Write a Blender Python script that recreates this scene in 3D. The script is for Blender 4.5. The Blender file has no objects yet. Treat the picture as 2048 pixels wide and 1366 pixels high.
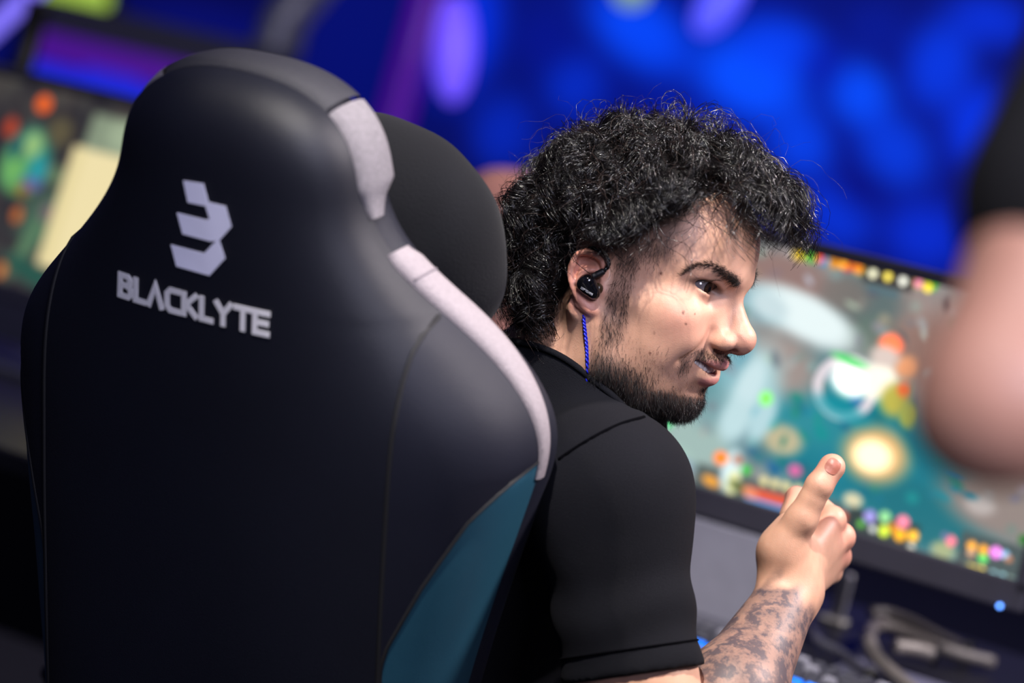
import bpy, math, random, time
import numpy as np
from mathutils import Vector, Matrix
T0 = time.time()
rng = np.random.default_rng(7)
random.seed(7)
scene = bpy.context.scene
COL = scene.collection

# ------------------------------------------------------------------ camera
FPX = 85 / 36 * 2048
YAW, PITCH, ROLL = map(math.radians, (25, -5.5, 13))
CAM = np.array([0, 0, 1.30])
F = np.array([-math.sin(YAW) * math.cos(PITCH), math.cos(YAW) * math.cos(PITCH), math.sin(PITCH)])
RW = np.array([math.cos(YAW), math.sin(YAW), 0.0]); UW = np.cross(RW, F)
R = RW * math.cos(ROLL) + UW * math.sin(ROLL)
U = UW * math.cos(ROLL) - RW * math.sin(ROLL)
FH = np.array([-math.sin(YAW), math.cos(YAW), 0.0])
ZUP = np.array([0, 0, 1.0])

def P(px, py, d):
    "the world point at depth d seen at a pixel of the 2048x1366 frame"
    return CAM + d * (F + R * (px - 1024) / FPX - U * (py - 683) / FPX)

def plane_at(px, py, o, n):
    v = P(px, py, 1) - CAM
    return CAM + v * (((o - CAM) @ n) / (v @ n))

cam = bpy.data.cameras.new('camera')
cam.lens = 85; cam.sensor_width = 36; cam.clip_start = 0.05; cam.clip_end = 100
cam.dof.use_dof = True; cam.dof.focus_distance = 2.16; cam.dof.aperture_fstop = 2.1
cam_ob = bpy.data.objects.new('camera', cam); COL.objects.link(cam_ob)
cam_ob.matrix_world = Matrix(((R[0], U[0], -F[0], CAM[0]), (R[1], U[1], -F[1], CAM[1]), (R[2], U[2], -F[2], CAM[2]), (0, 0, 0, 1)))
scene.camera = cam_ob

# ------------------------------------------------------------------ world, lamps, exposure
world = bpy.data.worlds.new('world'); scene.world = world; world.use_nodes = True
world.node_tree.nodes['Background'].inputs[0].default_value = (0.16, 0.17, 0.42, 1)
world.node_tree.nodes['Background'].inputs[1].default_value = 0.16
scene.view_settings.view_transform = 'Standard'; scene.view_settings.look = 'None'
scene.view_settings.gamma = 1; scene.view_settings.use_curve_mapping = False
scene.view_settings.exposure = 0.0

HEAD = P(1255, 585, 2.2)
def lamp(name, pos, target, power, size, col):
    l = bpy.data.lights.new(name, 'AREA'); l.energy = power; l.shape = 'DISK'; l.size = size; l.color = col
    o = bpy.data.objects.new(name, l); COL.objects.link(o)
    o.location = pos
    o.rotation_euler = Vector(np.asarray(target) - np.asarray(pos)).to_track_quat('-Z', 'Y').to_euler()
    return o
def spot(name, pos, target, power, half_deg, soft, col, blend=.35):
    l = bpy.data.lights.new(name, 'SPOT'); l.energy = power; l.spot_size = math.radians(2 * half_deg); l.spot_blend = blend; l.shadow_soft_size = soft; l.color = col
    o = bpy.data.objects.new(name, l); COL.objects.link(o); o.location = pos
    o.rotation_euler = Vector(np.asarray(target) - np.asarray(pos)).to_track_quat('-Z', 'Y').to_euler()
    return o
AIM = P(1440, 790, 2.2)
spot('stage_key_spot', AIM + RW * -.80 + ZUP * 3.0 - FH * 1.85, AIM, 960, 7.8, .07, (1.0, .93, .86))
AIM2 = P(1930, 640, 1.15)
spot('arm_fill_spot', AIM2 - RW * 1.0 + ZUP * 2.2 - FH * 1.0, AIM2, 150, 5.0, .15, (1.0, .92, .90), .6)  # spot added to brighten the bystander's arm, which the key spot misses
lamp('stage_side_light', HEAD + RW * 2.3 + ZUP * 2.2 - FH * 0.1, HEAD - RW * .2, 170, 0.4, (1.0, 0.90, 0.92))
lamp('added_fill_light', HEAD + RW * 0.8 + ZUP * 1.8 - FH * 3.4, HEAD, 125, 1.2, (0.78, 0.78, 1.0))  # soft fill added to brighten the chair back and its emblem

# ------------------------------------------------------------------ helpers: materials
def lin(c):
    c = np.asarray(c, float) / 255.0
    return np.where(c <= 0.04045, c / 12.92, ((c + 0.055) / 1.055) ** 2.4)

MATS = {}
def mat(name, rgb, rough=0.5, metal=0.0, spec=0.5, var=0.12, scale=40.0, bump=0.0, bscale=None, emit=None, estr=0.0, coat=0.0, sheen=0.0):
    "principled surface with a noise-driven tint and, where asked, fine relief; rgb is sRGB 0-255"
    if name in MATS: return MATS[name]
    m = bpy.data.materials.new(name); m.use_nodes = True
    nt = m.node_tree; b = nt.nodes['Principled BSDF']
    c = lin(rgb)
    tc = nt.nodes.new('ShaderNodeTexCoord')
    n = nt.nodes.new('ShaderNodeTexNoise'); n.inputs['Scale'].default_value = scale; n.inputs['Detail'].default_value = 3
    nt.links.new(tc.outputs['Object'], n.inputs['Vector'])
    mx = nt.nodes.new('ShaderNodeMix'); mx.data_type = 'RGBA'
    mx.inputs[6].default_value = (*(c * (1 - var)), 1); mx.inputs[7].default_value = (*np.minimum(c * (1 + var), 1), 1)
    nt.links.new(n.outputs['Fac'], mx.inputs[0]); nt.links.new(mx.outputs[2], b.inputs['Base Color'])
    b.inputs['Roughness'].default_value = rough; b.inputs['Metallic'].default_value = metal
    b.inputs['Specular IOR Level'].default_value = spec
    b.inputs['Coat Weight'].default_value = coat; b.inputs['Sheen Weight'].default_value = sheen
    if bump:
        n2 = nt.nodes.new('ShaderNodeTexNoise'); n2.inputs['Scale'].default_value = bscale or scale * 8; n2.inputs['Detail'].default_value = 4
        nt.links.new(tc.outputs['Object'], n2.inputs['Vector'])
        bp = nt.nodes.new('ShaderNodeBump'); bp.inputs['Strength'].default_value = bump; bp.inputs['Distance'].default_value = 0.002
        nt.links.new(n2.outputs['Fac'], bp.inputs['Height']); nt.links.new(bp.outputs['Normal'], b.inputs['Normal'])
    if emit is not None:
        b.inputs['Emission Color'].default_value = (*lin(emit), 1); b.inputs['Emission Strength'].default_value = estr
    MATS[name] = m
    return m

def mat_screen(name, strength=1.0, rough=0.35):
    "a lit display: its picture is the mesh's colour attribute, given off as light"
    m = bpy.data.materials.new(name); m.use_nodes = True
    nt = m.node_tree; b = nt.nodes['Principled BSDF']
    b.inputs['Base Color'].default_value = (0.01, 0.01, 0.012, 1); b.inputs['Roughness'].default_value = rough
    a = nt.nodes.new('ShaderNodeAttribute'); a.attribute_name = 'Col'
    nt.links.new(a.outputs['Color'], b.inputs['Emission Color']); b.inputs['Emission Strength'].default_value = strength
    return m

# ------------------------------------------------------------------ helpers: objects
def thing(name, label, cat, loc=(0, 0, 0), group=None):
    o = bpy.data.objects.new(name, None); COL.objects.link(o); o.location = loc; o.empty_display_size = 0.05
    return tag(o, label, cat, group)
def tag(o, label=None, cat=None, group=None, kind=None):
    if label: o['label'] = label
    if cat: o['category'] = cat
    if group: o['group'] = group
    if kind: o['kind'] = kind
    return o
def mesh(name, v, f, m=None, parent=None, smooth=True, col=None, extra=None):
    "v: N x 3 world points, f: faces; the object's origin goes to its parent's place"
    v = np.asarray(v, np.float32).reshape(-1, 3)
    if parent is not None: 
        base = np.array(parent.matrix_basis.translation) if parent.parent is None else np.array((parent.parent.matrix_basis @ parent.matrix_basis).translation)
        v = v - base.astype(np.float32)
    me = bpy.data.meshes.new(name)
    if isinstance(f, np.ndarray):
        k = f.shape[1]
        me.vertices.add(len(v)); me.vertices.foreach_set('co', v.ravel())
        me.loops.add(f.size); me.loops.foreach_set('vertex_index', f.astype(np.int32).ravel())
        me.polygons.add(len(f)); me.polygons.foreach_set('loop_start', np.arange(0, f.size, k, dtype=np.int32))
        me.update(calc_edges=True)
    else:
        me.from_pydata(v.tolist(), [], [tuple(q) for q in f]); me.update()
    if smooth: me.polygons.foreach_set('use_smooth', np.ones(len(me.polygons), bool))
    if col is not None:
        a = me.color_attributes.new('Col', 'FLOAT_COLOR', 'POINT')
        a.data.foreach_set('color', np.hstack([col, np.ones((len(col), 1))]).astype(np.float32).ravel())
    for k, arr in (extra or {}).items():
        a = me.attributes.new(k, 'FLOAT', 'POINT'); a.data.foreach_set('value', np.asarray(arr, np.float32))
    if m is not None: me.materials.append(m)
    me.validate()
    o = bpy.data.objects.new(name, me); COL.objects.link(o)
    if parent is not None: o.parent = parent
    return o

class MB:
    "collects shapes that belong to ONE part"
    def __init__(s): s.v = []; s.f = []; s.n = 0
    def add(s, v, f):
        v = np.asarray(v, float).reshape(-1, 3); s.v.append(v)
        s.f += [tuple(int(i) + s.n for i in q) for q in f]; s.n += len(v)
        return s
    def box(s, c, ex, ey, ez, bev=0.0):
        "bevelled box: centre and three half-axis vectors"
        c, ex, ey, ez = (np.asarray(a, float) for a in (c, ex, ey, ez))
        lx, ly, lz = (np.linalg.norm(a) for a in (ex, ey, ez)); b = min(bev, lx * .95, ly * .95, lz * .95)
        if b <= 0:
            v = [c + i * ex + j * ey + k * ez for i in (-1, 1) for j in (-1, 1) for k in (-1, 1)]
            return s.add(v, [(0, 1, 3, 2), (4, 6, 7, 5), (0, 4, 5, 1), (2, 3, 7, 6), (0, 2, 6, 4), (1, 5, 7, 3)])
        v = []; idx = {}
        for i in (-1, 1):
            for j in (-1, 1):
                for k in (-1, 1):
                    for a in range(3):
                        q = [1 - b / lx, 1 - b / ly, 1 - b / lz]; q[a] = 1
                        idx[(i, j, k, a)] = len(v)
                        v.append(c + i * q[0] * ex + j * q[1] * ey + k * q[2] * ez)
        f = []
        S = (-1, 1)
        for i in S:
            f.append([idx[(i, -1, -1, 0)], idx[(i, 1, -1, 0)], idx[(i, 1, 1, 0)], idx[(i, -1, 1, 0)]][::i])
            f.append([idx[(-1, i, -1, 1)], idx[(-1, i, 1, 1)], idx[(1, i, 1, 1)], idx[(1, i, -1, 1)]][::i])
            f.append([idx[(-1, -1, i, 2)], idx[(1, -1, i, 2)], idx[(1, 1, i, 2)], idx[(-1, 1, i, 2)]][::i])
            for j in S:
                f.append([idx[(i, j, -1, 0)], idx[(i, j, 1, 0)], idx[(i, j, 1, 1)], idx[(i, j, -1, 1)]][::-i * j])
                f.append([idx[(i, -1, j, 0)], idx[(i, 1, j, 0)], idx[(i, 1, j, 2)], idx[(i, -1, j, 2)]][::i * j])
                f.append([idx[(-1, i, j, 1)], idx[(1, i, j, 1)], idx[(1, i, j, 2)], idx[(-1, i, j, 2)]][::-i * j])
                for k in S:
                    f.append([idx[(i, j, k, 0)], idx[(i, j, k, 1)], idx[(i, j, k, 2)]][::i * j * k])
        return s.add(v, f)
    def tube(s, pts, rad, sides=8, cap=True):
        v, f = tube_geo(pts, rad, sides, cap); return s.add(v, f)
    def build(s, name, m, parent=None, smooth=False):
        return mesh(name, np.vstack(s.v), s.f, m, parent, smooth)

def smooth_path(pts, n):
    "Catmull-Rom through the points"
    p = np.asarray(pts, float); p = np.vstack([2 * p[0] - p[1], p, 2 * p[-1] - p[-2]])
    k = len(p) - 3; out = []
    for t in np.linspace(0, k - 1e-9, n):
        i = int(t); u = t - i; a, b, c, d = p[i:i + 4]
        out.append(.5 * ((2 * b) + (c - a) * u + (2 * a - 5 * b + 4 * c - d) * u ** 2 + (3 * b - a - 3 * c + d) * u ** 3))
    return np.array(out)

def tube_geo(pts, rad, sides=8, cap=True, up=(0.13, 0.21, 1)):
    p = np.asarray(pts, float); n = len(p); rad = np.broadcast_to(np.asarray(rad, float), (n,))
    t = np.gradient(p, axis=0); t /= np.linalg.norm(t, axis=1, keepdims=True) + 1e-12
    u = np.array(up, float); nrm = np.zeros_like(p)
    x = np.cross(t[0], u)
    if np.linalg.norm(x) < 1e-3: x = np.cross(t[0], (1, 0, 0))
    x /= np.linalg.norm(x)
    for i in range(n):
        x = x - t[i] * (x @ t[i]); x /= np.linalg.norm(x) + 1e-12; nrm[i] = x
    bn = np.cross(t, nrm)
    a = np.linspace(0, 2 * np.pi, sides, endpoint=False)
    v = p[:, None] + rad[:, None, None] * (np.cos(a)[None, :, None] * nrm[:, None] + np.sin(a)[None, :, None] * bn[:, None])
    f = []
    for i in range(n - 1):
        for j in range(sides):
            k = (j + 1) % sides
            f.append((i * sides + j, i * sides + k, (i + 1) * sides + k, (i + 1) * sides + j))
    if cap: f.append(tuple(range(sides))[::-1]); f.append(tuple((n - 1) * sides + j for j in range(sides)))
    return v.reshape(-1, 3), f

def strands_geo(paths, rad0, rad1, sides=3):
    "many strands at once: paths M x N x 3"
    M, N, _ = paths.shape
    t = np.gradient(paths, axis=1); t /= np.linalg.norm(t, axis=2, keepdims=True) + 1e-12
    ref = rng.normal(size=(M, 1, 3)); x = np.cross(t, ref); x /= np.linalg.norm(x, axis=2, keepdims=True) + 1e-12
    y = np.cross(t, x)
    r = (rad0 + (rad1 - rad0) * np.linspace(0, 1, N) ** 1.5)[None, :, None]
    rings = [paths + r * (math.cos(a) * x + math.sin(a) * y) for a in np.arange(sides) * 2 * np.pi / sides]
    v = np.stack(rings, 2).reshape(-1, 3)
    base = (np.arange(M)[:, None, None] * N + np.arange(N - 1)[None, :, None]) * sides
    j = np.arange(sides)[None, None]; k = (j + 1) % sides
    f = np.stack([base + j, base + k, base + sides + k, base + sides + j], -1).reshape(-1, 4)
    return v, f

# ------------------------------------------------------------------ helpers: implicit surfaces
def smin(a, b, k):
    h = np.maximum(k - np.abs(a - b), 0) / k
    return np.minimum(a, b) - h * h * k * 0.25
def ssub(a, b, k):
    "a with b taken away"
    return -smin(-a, b, k)
def ell(p, c, r):
    x, y, z = ((p[i] - np.float32(c[i])) for i in range(3))
    k0 = np.sqrt((x / r[0]) ** 2 + (y / r[1]) ** 2 + (z / r[2]) ** 2)
    k1 = np.sqrt((x / r[0] ** 2) ** 2 + (y / r[1] ** 2) ** 2 + (z / r[2] ** 2) ** 2) + 1e-9
    return k0 * (k0 - 1) / k1
def sph(p, c, r):
    return np.sqrt(sum((p[i] - np.float32(c[i])) ** 2 for i in range(3))) - r
def cone(p, a, b, ra, rb):
    "capsule from a to b whose radius runs from ra to rb"
    a = np.asarray(a, np.float32); b = np.asarray(b, np.float32); ba = b - a; l2 = float(ba @ ba) + 1e-12
    q = [p[i] - a[i] for i in range(3)]
    h = np.clip(sum(q[i] * ba[i] for i in range(3)) / l2, 0, 1)
    d = np.sqrt(sum((q[i] - ba[i] * h) ** 2 for i in range(3)))
    return d - (ra + (rb - ra) * h)
def chain(p, pts, rad, k, d=None):
    for i in range(len(pts) - 1):
        c = cone(p, pts[i], pts[i + 1], rad[i], rad[i + 1])
        d = c if d is None else smin(d, c, k)
    return d
def schain(p, pts, rad):
    "an even tube along a smoothed line of points"
    n = len(pts) * 2 - 1; pp = smooth_path(pts, n); rr = np.interp(np.linspace(0, 1, n), np.linspace(0, 1, len(pts)), rad); d = None
    for i in range(n - 1):
        c = cone(p, pp[i], pp[i + 1], rr[i], rr[i + 1]); d = c if d is None else np.minimum(d, c)
    return d
def surfnet(fn, lo, hi, h):
    "naive surface nets of fn over a box: vertices and quads"
    lo = np.asarray(lo, float); hi = np.asarray(hi, float)
    ax = [np.arange(lo[i], hi[i] + h, h, dtype=np.float32) for i in range(3)]
    nx, ny, nz = map(len, ax)
    D = np.empty((nx, ny, nz), np.float32)
    step = max(1, int(4e5 / (ny * nz)))
    for i in range(0, nx, step):
        D[i:i + step] = fn(np.meshgrid(ax[0][i:i + step], ax[1], ax[2], indexing='ij'))
    S = D < 0
    cnt = np.zeros((nx - 1, ny - 1, nz - 1), np.int8)
    offs = [(i, j, k) for i in (0, 1) for j in (0, 1) for k in (0, 1)]
    for i, j, k in offs: cnt += S[i:nx - 1 + i, j:ny - 1 + j, k:nz - 1 + k]
    act = np.argwhere((cnt > 0) & (cnt < 8)); idx = -np.ones(cnt.shape, np.int32); idx[tuple(act.T)] = np.arange(len(act))
    acc = np.zeros((len(act), 3)); num = np.zeros(len(act))
    val = {o: D[act[:, 0] + o[0], act[:, 1] + o[1], act[:, 2] + o[2]] for o in offs}
    for o in offs:
        for a in range(3):
            if o[a]: continue
            o2 = list(o); o2[a] = 1; o2 = tuple(o2)
            d0, d1 = val[o], val[o2]; m = (d0 < 0) != (d1 < 0)
            t = np.where(m, d0 / np.where(m, d0 - d1, 1), 0)
            pt = np.tile(np.array(o, float), (len(act), 1)); pt[:, a] = t
            acc[m] += pt[m]; num[m] += 1
    v = lo + h * (act + acc / num[:, None])
    F_ = []
    for a in range(3):
        b, c = (a + 1) % 3, (a + 2) % 3
        s0 = [slice(None)] * 3; s1 = [slice(None)] * 3
        s0[a] = slice(0, -1); s1[a] = slice(1, None)
        e = np.argwhere(S[tuple(s0)] != S[tuple(s1)])
        e = e[(e[:, b] > 0) & (e[:, c] > 0) & (e[:, b] < cnt.shape[b]) & (e[:, c] < cnt.shape[c])]
        flip = S[tuple(e.T)]
        def at(db, dc):
            q = e.copy(); q[:, b] -= db; q[:, c] -= dc; return idx[tuple(q.T)]
        q = np.stack([at(1, 1), at(0, 1), at(0, 0), at(1, 0)], 1)
        q[~flip] = q[~flip][:, ::-1]; F_.append(q)
    f = np.vstack(F_); f = f[(f >= 0).all(1)]
    return v, f
def relax(v, f, it=1, lam=0.5):
    "Laplacian smoothing"
    for _ in range(it):
        s = np.zeros_like(v); c = np.zeros(len(v))
        for a, b in ((0, 1), (1, 2), (2, 3), (3, 0)):
            np.add.at(s, f[:, a], v[f[:, b]]); np.add.at(s, f[:, b], v[f[:, a]])
            np.add.at(c, f[:, a], 1); np.add.at(c, f[:, b], 1)
        v = v + lam * (s / np.maximum(c, 1)[:, None] - v)
    return v
def trace(fn, px, py, d0, d1):
    "where the ray through a pixel first meets the surface"
    ds = np.linspace(d0, d1, 400); pts = np.array([P(px, py, d) for d in ds], np.float32)
    val = fn([pts[:, 0], pts[:, 1], pts[:, 2]]); i = np.argmax(val < 0)
    if not (val < 0).any(): i = int(np.argmin(val))
    return pts[i].astype(float)
def snoise(p, s, seed=0):
    "cheap smooth noise out of sines, about -1..1"
    r = np.random.default_rng(seed); o = 0
    for _ in range(5):
        k = r.normal(size=3) * s; o = o + np.sin(p[0] * k[0] + p[1] * k[1] + p[2] * k[2] + r.uniform(0, 6.28))
    return o / 2.6
def vnoise(u, v, fu, fv, seed=0):
    "value noise over a flat display, -1..1"
    g = np.random.default_rng(seed).uniform(-1, 1, (int(fv) + 3, int(fu) + 3)); x, y = u * fu, v * fv
    i, j = np.floor(x).astype(int), np.floor(y).astype(int); a, b = x - i, y - j; a, b = a * a * (3 - 2 * a), b * b * (3 - 2 * b)
    i = np.clip(i, 0, g.shape[1] - 2); j = np.clip(j, 0, g.shape[0] - 2)
    return (g[j, i] * (1 - a) + g[j, i + 1] * a) * (1 - b) + (g[j + 1, i] * (1 - a) + g[j + 1, i + 1] * a) * b
def sstep(a, b, x):
    t = np.clip((x - a) / (b - a), 0, 1); return t * t * (3 - 2 * t)

# ================================================================== the setting
def grid_plane(name, o, ex, ey, nu, nv, paint, m, parent=None):
    "a flat display of nu x nv cells; o = top left corner, ex / ey its edges to the right and down; paint(u, v) -> sRGB"
    u, v = np.meshgrid(np.linspace(0, 1, nu), np.linspace(0, 1, nv))
    pts = o + u[..., None] * ex + v[..., None] * ey
    c = lin(np.clip(paint(u, v), 0, 400))
    i = (np.arange(nv - 1)[:, None] * nu + np.arange(nu - 1)[None]).ravel()
    f = np.stack([i, i + nu, i + nu + 1, i + 1], 1)
    return mesh(name, pts.reshape(-1, 3), f, m, parent, False, c.reshape(-1, 3))

class Painter:
    "paints a picture for a flat display; places are given as pixels of the frame and carried on to the display's own plane"
    def __init__(s, o, ex, ey):
        s.o, s.ex, s.ey = o, ex, ey; s.n = np.cross(ex, ey); s.n /= np.linalg.norm(s.n); s.ops = []
    def uv(s, px, py):
        q = plane_at(px, py, s.o, s.n) - s.o
        return q @ s.ex / (s.ex @ s.ex), q @ s.ey / (s.ey @ s.ey)
    def scale(s, px, py):
        a = plane_at(px, py, s.o, s.n); b = plane_at(px + 10, py, s.o, s.n); c = plane_at(px, py + 10, s.o, s.n)
        return np.linalg.norm(c - a) / 10
    def blob(s, px, py, rx, ry, rgb, soft=1.0, rot=0, gain=1.0):
        s.ops.append(('b', *s.uv(px, py), rx * s.scale(px, py), ry * s.scale(px, py), np.array(rgb, float) , soft, math.radians(rot), gain)); return s
    def ring(s, px, py, r, w, rgb):
        s.ops.append(('r', *s.uv(px, py), r * s.scale(px, py), w * s.scale(px, py), np.array(rgb, float))); return s
    def quad(s, pts, rgb, soft=0.002):
        s.ops.append(('q', [s.uv(*p) for p in pts], np.array(rgb, float), soft)); return s
    def __call__(s, u, v, base):
        W, H = np.linalg.norm(s.ex), np.linalg.norm(s.ey); c = base
        for o in s.ops:
            if o[0] == 'b':
                _, a, b, rx, ry, rgb, soft, rot, gain = o
                x, y = (u - a) * W, (v - b) * H; x, y = x * math.cos(rot) + y * math.sin(rot), -x * math.sin(rot) + y * math.cos(rot)
                r = np.sqrt((x / rx) ** 2 + (y / ry) ** 2)
                w = gain * (1 - sstep(1 - .5 * soft, 1 + .5 * soft, r))
            elif o[0] == 'r':
                _, a, b, R_, w_, rgb = o
                w = 1 - sstep(w_ * .5, w_ * .7, np.abs(np.hypot((u - a) * W, (v - b) * H) - R_))
            else:
                _, pts, rgb, soft = o
                w = np.ones_like(u); n = len(pts)
                area = sum(pts[i][0] * pts[(i + 1) % n][1] - pts[(i + 1) % n][0] * pts[i][1] for i in range(n))
                for i in range(n):
                    (x0, y0), (x1, y1) = pts[i], pts[(i + 1) % n]
                    x0, x1, y0, y1 = x0 * W, x1 * W, y0 * H, y1 * H
                    L = math.hypot(x1 - x0, y1 - y0)
                    d = ((x1 - x0) * (v * H - y0) - (y1 - y0) * (u * W - x0)) / L * np.sign(area)
                    w = w * sstep(-soft, soft, d)
            c = c * (1 - w[..., None]) + rgb * w[..., None]
        return c

def structure(name, v, f, m): return tag(mesh(name, v, f, m, None, False), kind='structure')
structure('floor', [(-12, -3, 0), (6, -3, 0), (6, 9.2, 0), (-12, 9.2, 0)], [(0, 1, 2, 3)], mat('floor_carpet', (22, 22, 30), .85, bump=.4, scale=12))
structure('wall_back', [(-12, 9.1, 0), (6, 9.1, 0), (6, 9.1, 6.5), (-12, 9.1, 6.5)], [(0, 1, 2, 3)], mat('wall_paint', (12, 13, 26), .8))

# the blue LED wall at the back of the stage
wo = np.array([-10.5, 8.9, 5.2]); wx = np.array([14.0, 0, 0]); wy = np.array([0, 0, -5.0])
pw = Painter(wo, wx, wy)
pw.blob(1400, 150, 560, 330, (0, 22, 150), 1.6, 0, .8)
pw.blob(1900, 420, 300, 300, (0, 18, 140), 1.6, 0, .75)
pw.blob(700, 60, 160, 160, (0, 10, 110), 1.5)
for x, y, rx, ry, c, rot, g in [
    (1500, 160, 130, 80, (0, 70, 232), 10, .9), (1280, 60, 130, 70, (0, 62, 222), 20, .85), (1720, 190, 75, 60, (0, 66, 222), 30, .8),
    (1150, 170, 65, 62, (0, 36, 170), 0, .8), (1005, 265, 70, 75, (0, 34, 165), 0, .7), (1385, 260, 120, 60, (0, 24, 150), 0, .6),
    (1600, 285, 75, 62, (0, 56, 205), 40, .8), (1790, 300, 85, 65, (0, 52, 200), 30, .75), (1880, 130, 70, 90, (0, 50, 205), 0, .75),
    (1675, 430, 80, 60, (0, 44, 190), 20, .75), (1850, 470, 85, 65, (0, 40, 190), 0, .7), (1960, 250, 70, 80, (0, 48, 210), 0, .75),
    (1980, 40, 90, 50, (0, 44, 200), 0, .7), (1560, 90, 100, 55, (0, 60, 225), 0, .7), (1750, 60, 70, 60, (0, 22, 140), 0, .5),
    (1460, 330, 55, 60, (0, 10, 110), 0, .7), (1250, 290, 70, 70, (0, 10, 105), 0, .6), (1090, 80, 70, 60, (0, 14, 125), 0, .6),
    (1650, 130, 45, 45, (0, 20, 150), 0, .5), (1720, 380, 45, 40, (0, 8, 110), 0, .6), (1560, 400, 50, 50, (0, 8, 105), 0, .5),
    (370, 150, 120, 70, (6, 16, 120), 10, .6), (420, 60, 200, 60, (2, 8, 96), 0, .7), (930, 60, 80, 130, (0, 44, 205), 0, .75),
    (200, 60, 120, 60, (0, 2, 82), 0, .5)]:
    pw.blob(x, y, rx * .95, ry * .95, tuple(np.array(c) * 1.12), 1.1, rot, min(1, g * 1.25))
def wall_paint(u, v):
    base = np.zeros(u.shape + (3,)); base[..., 0] = 1; base[..., 1] = 6; base[..., 2] = 86
    n = vnoise(u, v, 34, 12, 3)[..., None]
    return pw(u, v, base + n * np.array([0, 5, 22]))
led = thing('led_wall', 'large blue LED wall with soft lighter patches behind the stage', 'LED wall', (-3.5, 8.9, 0))
grid_plane('display', wo, wx, wy, 281, 101, wall_paint, mat_screen('led_wall_picture', 1.0), led)
MB().box((-3.5, 8.98, 2.7), (7.1, 0, 0), (0, .06, 0), (0, 0, 2.6)).build('cabinet', mat('black_metal', (14, 14, 17), .5, .6), led)
for x in (-9.5, -3.5, 2.5):
    MB().box((x, 9.0, .1), (.3, 0, 0), (0, .08, 0), (0, 0, .1)).build('foot', MATS['black_metal'], led)

# light columns and lamps that hang or stand in front of the LED wall
def glow_mat(name, rgb, s): return mat(name, rgb, .4, emit=rgb, estr=s)
def to_floor(a, b):
    "carries the line a -> b on down to the floor"
    lo_, hi_ = (a, b) if a[2] < b[2] else (b, a); d_ = lo_ - hi_; return hi_, lo_ + d_ * ((lo_[2] - .02) / max(-d_[2], 1e-3))
def seg(name, label, cat, a, b, r, m, d, capm=None, group=None, ground=False):
    "a lit tube between two pixels at depth d, with dark end caps"
    A, B = P(*a, d), P(*b, d)
    if ground: A, B = to_floor(A, B)
    t = (B - A) / np.linalg.norm(B - A); r = r / FPX * d
    o = thing(name, label, cat, tuple(A if A[2] < B[2] else B), group)
    path = np.linspace(A, B, 12)
    MB().tube(path, r, 16).build('tube', m, o, True)
    for q, s in ((A, -1), (B, 1)):
        MB().tube([q, q + t * s * r * .8], r * 1.12, 16).build('end_cap', MATS['black_metal'], o, True)
    return o
seg('light_column', 'tall purple light column leaning up behind the black headrest pillow', 'light column', (880, -90), (740, 420), 34, glow_mat('purple_light', (66, 4, 128), .9), 7.6, ground=True)
def stage_lamp(label, px, py, rx, ry, lean, d, m):
    "hanging lamp: glowing elongated lens in a dark housing with a bracket"
    c = P(px, py, d); k = d / FPX
    upv = math.cos(lean) * U + math.sin(lean) * R; rt = np.cross(F, upv)
    o = thing('stage_lamp', label, 'lamp', tuple(c), 'stage lamps in front of the LED wall')
    a = np.linspace(0, np.pi, 13); prof = [(math.sin(t) * rx * k, -math.cos(t) * ry * k) for t in a]
    v, f = [], []
    for r_, z_ in prof:
        for j in range(20):
            th = j / 20 * 2 * np.pi; v.append(c + upv * z_ + r_ * (math.cos(th) * rt + math.sin(th) * F * .8))
    for i in range(12):
        for j in range(20): f.append((i * 20 + j, i * 20 + (j + 1) % 20, (i + 1) * 20 + (j + 1) % 20, (i + 1) * 20 + j))
    mesh('lens', v, f, m, o)
    MB().tube([c + upv * ry * k * .93, c + upv * (ry * k + .16)], [rx * k * .5, rx * k * .6], 16).build('housing', MATS['black_metal'], o, True)
    MB().tube([c + upv * (ry * k + .16), c + upv * (ry * k + 1.2)], .012, 8).build('hanging_pole', MATS['black_metal'], o, True)
    return o
vl = glow_mat('violet_lamp', (104, 78, 238), 1.15)
stage_lamp('violet stage lamp with a long oval lens beside the purple light column', 908, 95, 40, 110, .03, 7.2, vl)
stage_lamp('slanted violet stage lamp at the top edge above the curly hair', 1442, 0, 38, 80, .62, 7.2, glow_mat('violet_lamp_b', (84, 86, 246), 1.1))
stage_lamp('small yellow green stage lamp right of centre at the top edge', 1262, -18, 36, 34, 0, 7.2, glow_mat('lime_lamp', (120, 150, 110), 1.0))
# lime neon sign at the upper left
ns = thing('neon_sign', 'lime green glowing neon sign of rounded lobes at upper left', 'sign', tuple(P(140, 0, 7.4)))
gm = glow_mat('lime_neon', (150, 182, 66), 1.0)
for x, y, r in ((85, -20, 40), (120, -12, 34), (160, -18, 40), (190, -2, 30), (140, -50, 50)):
    k = 7.4 / FPX; c = P(x, y, 7.4)
    a = np.linspace(0, 2 * np.pi, 25); MB().tube([c + r * k * .6 * (math.cos(t) * R + math.sin(t) * U) for t in a], r * k * .42, 10, False).build('neon_tube', gm, ns, True)
sp_ = P(140, -30, 7.55); MB().tube([(sp_[0], sp_[1], 0), sp_], .02, 8).build('support_pole', MATS['black_metal'], ns, True)
MB().box(P(140, -30, 7.5), R * .16, U * .14, F * .03, .02).build('backing', MATS['black_metal'], ns)
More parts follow.
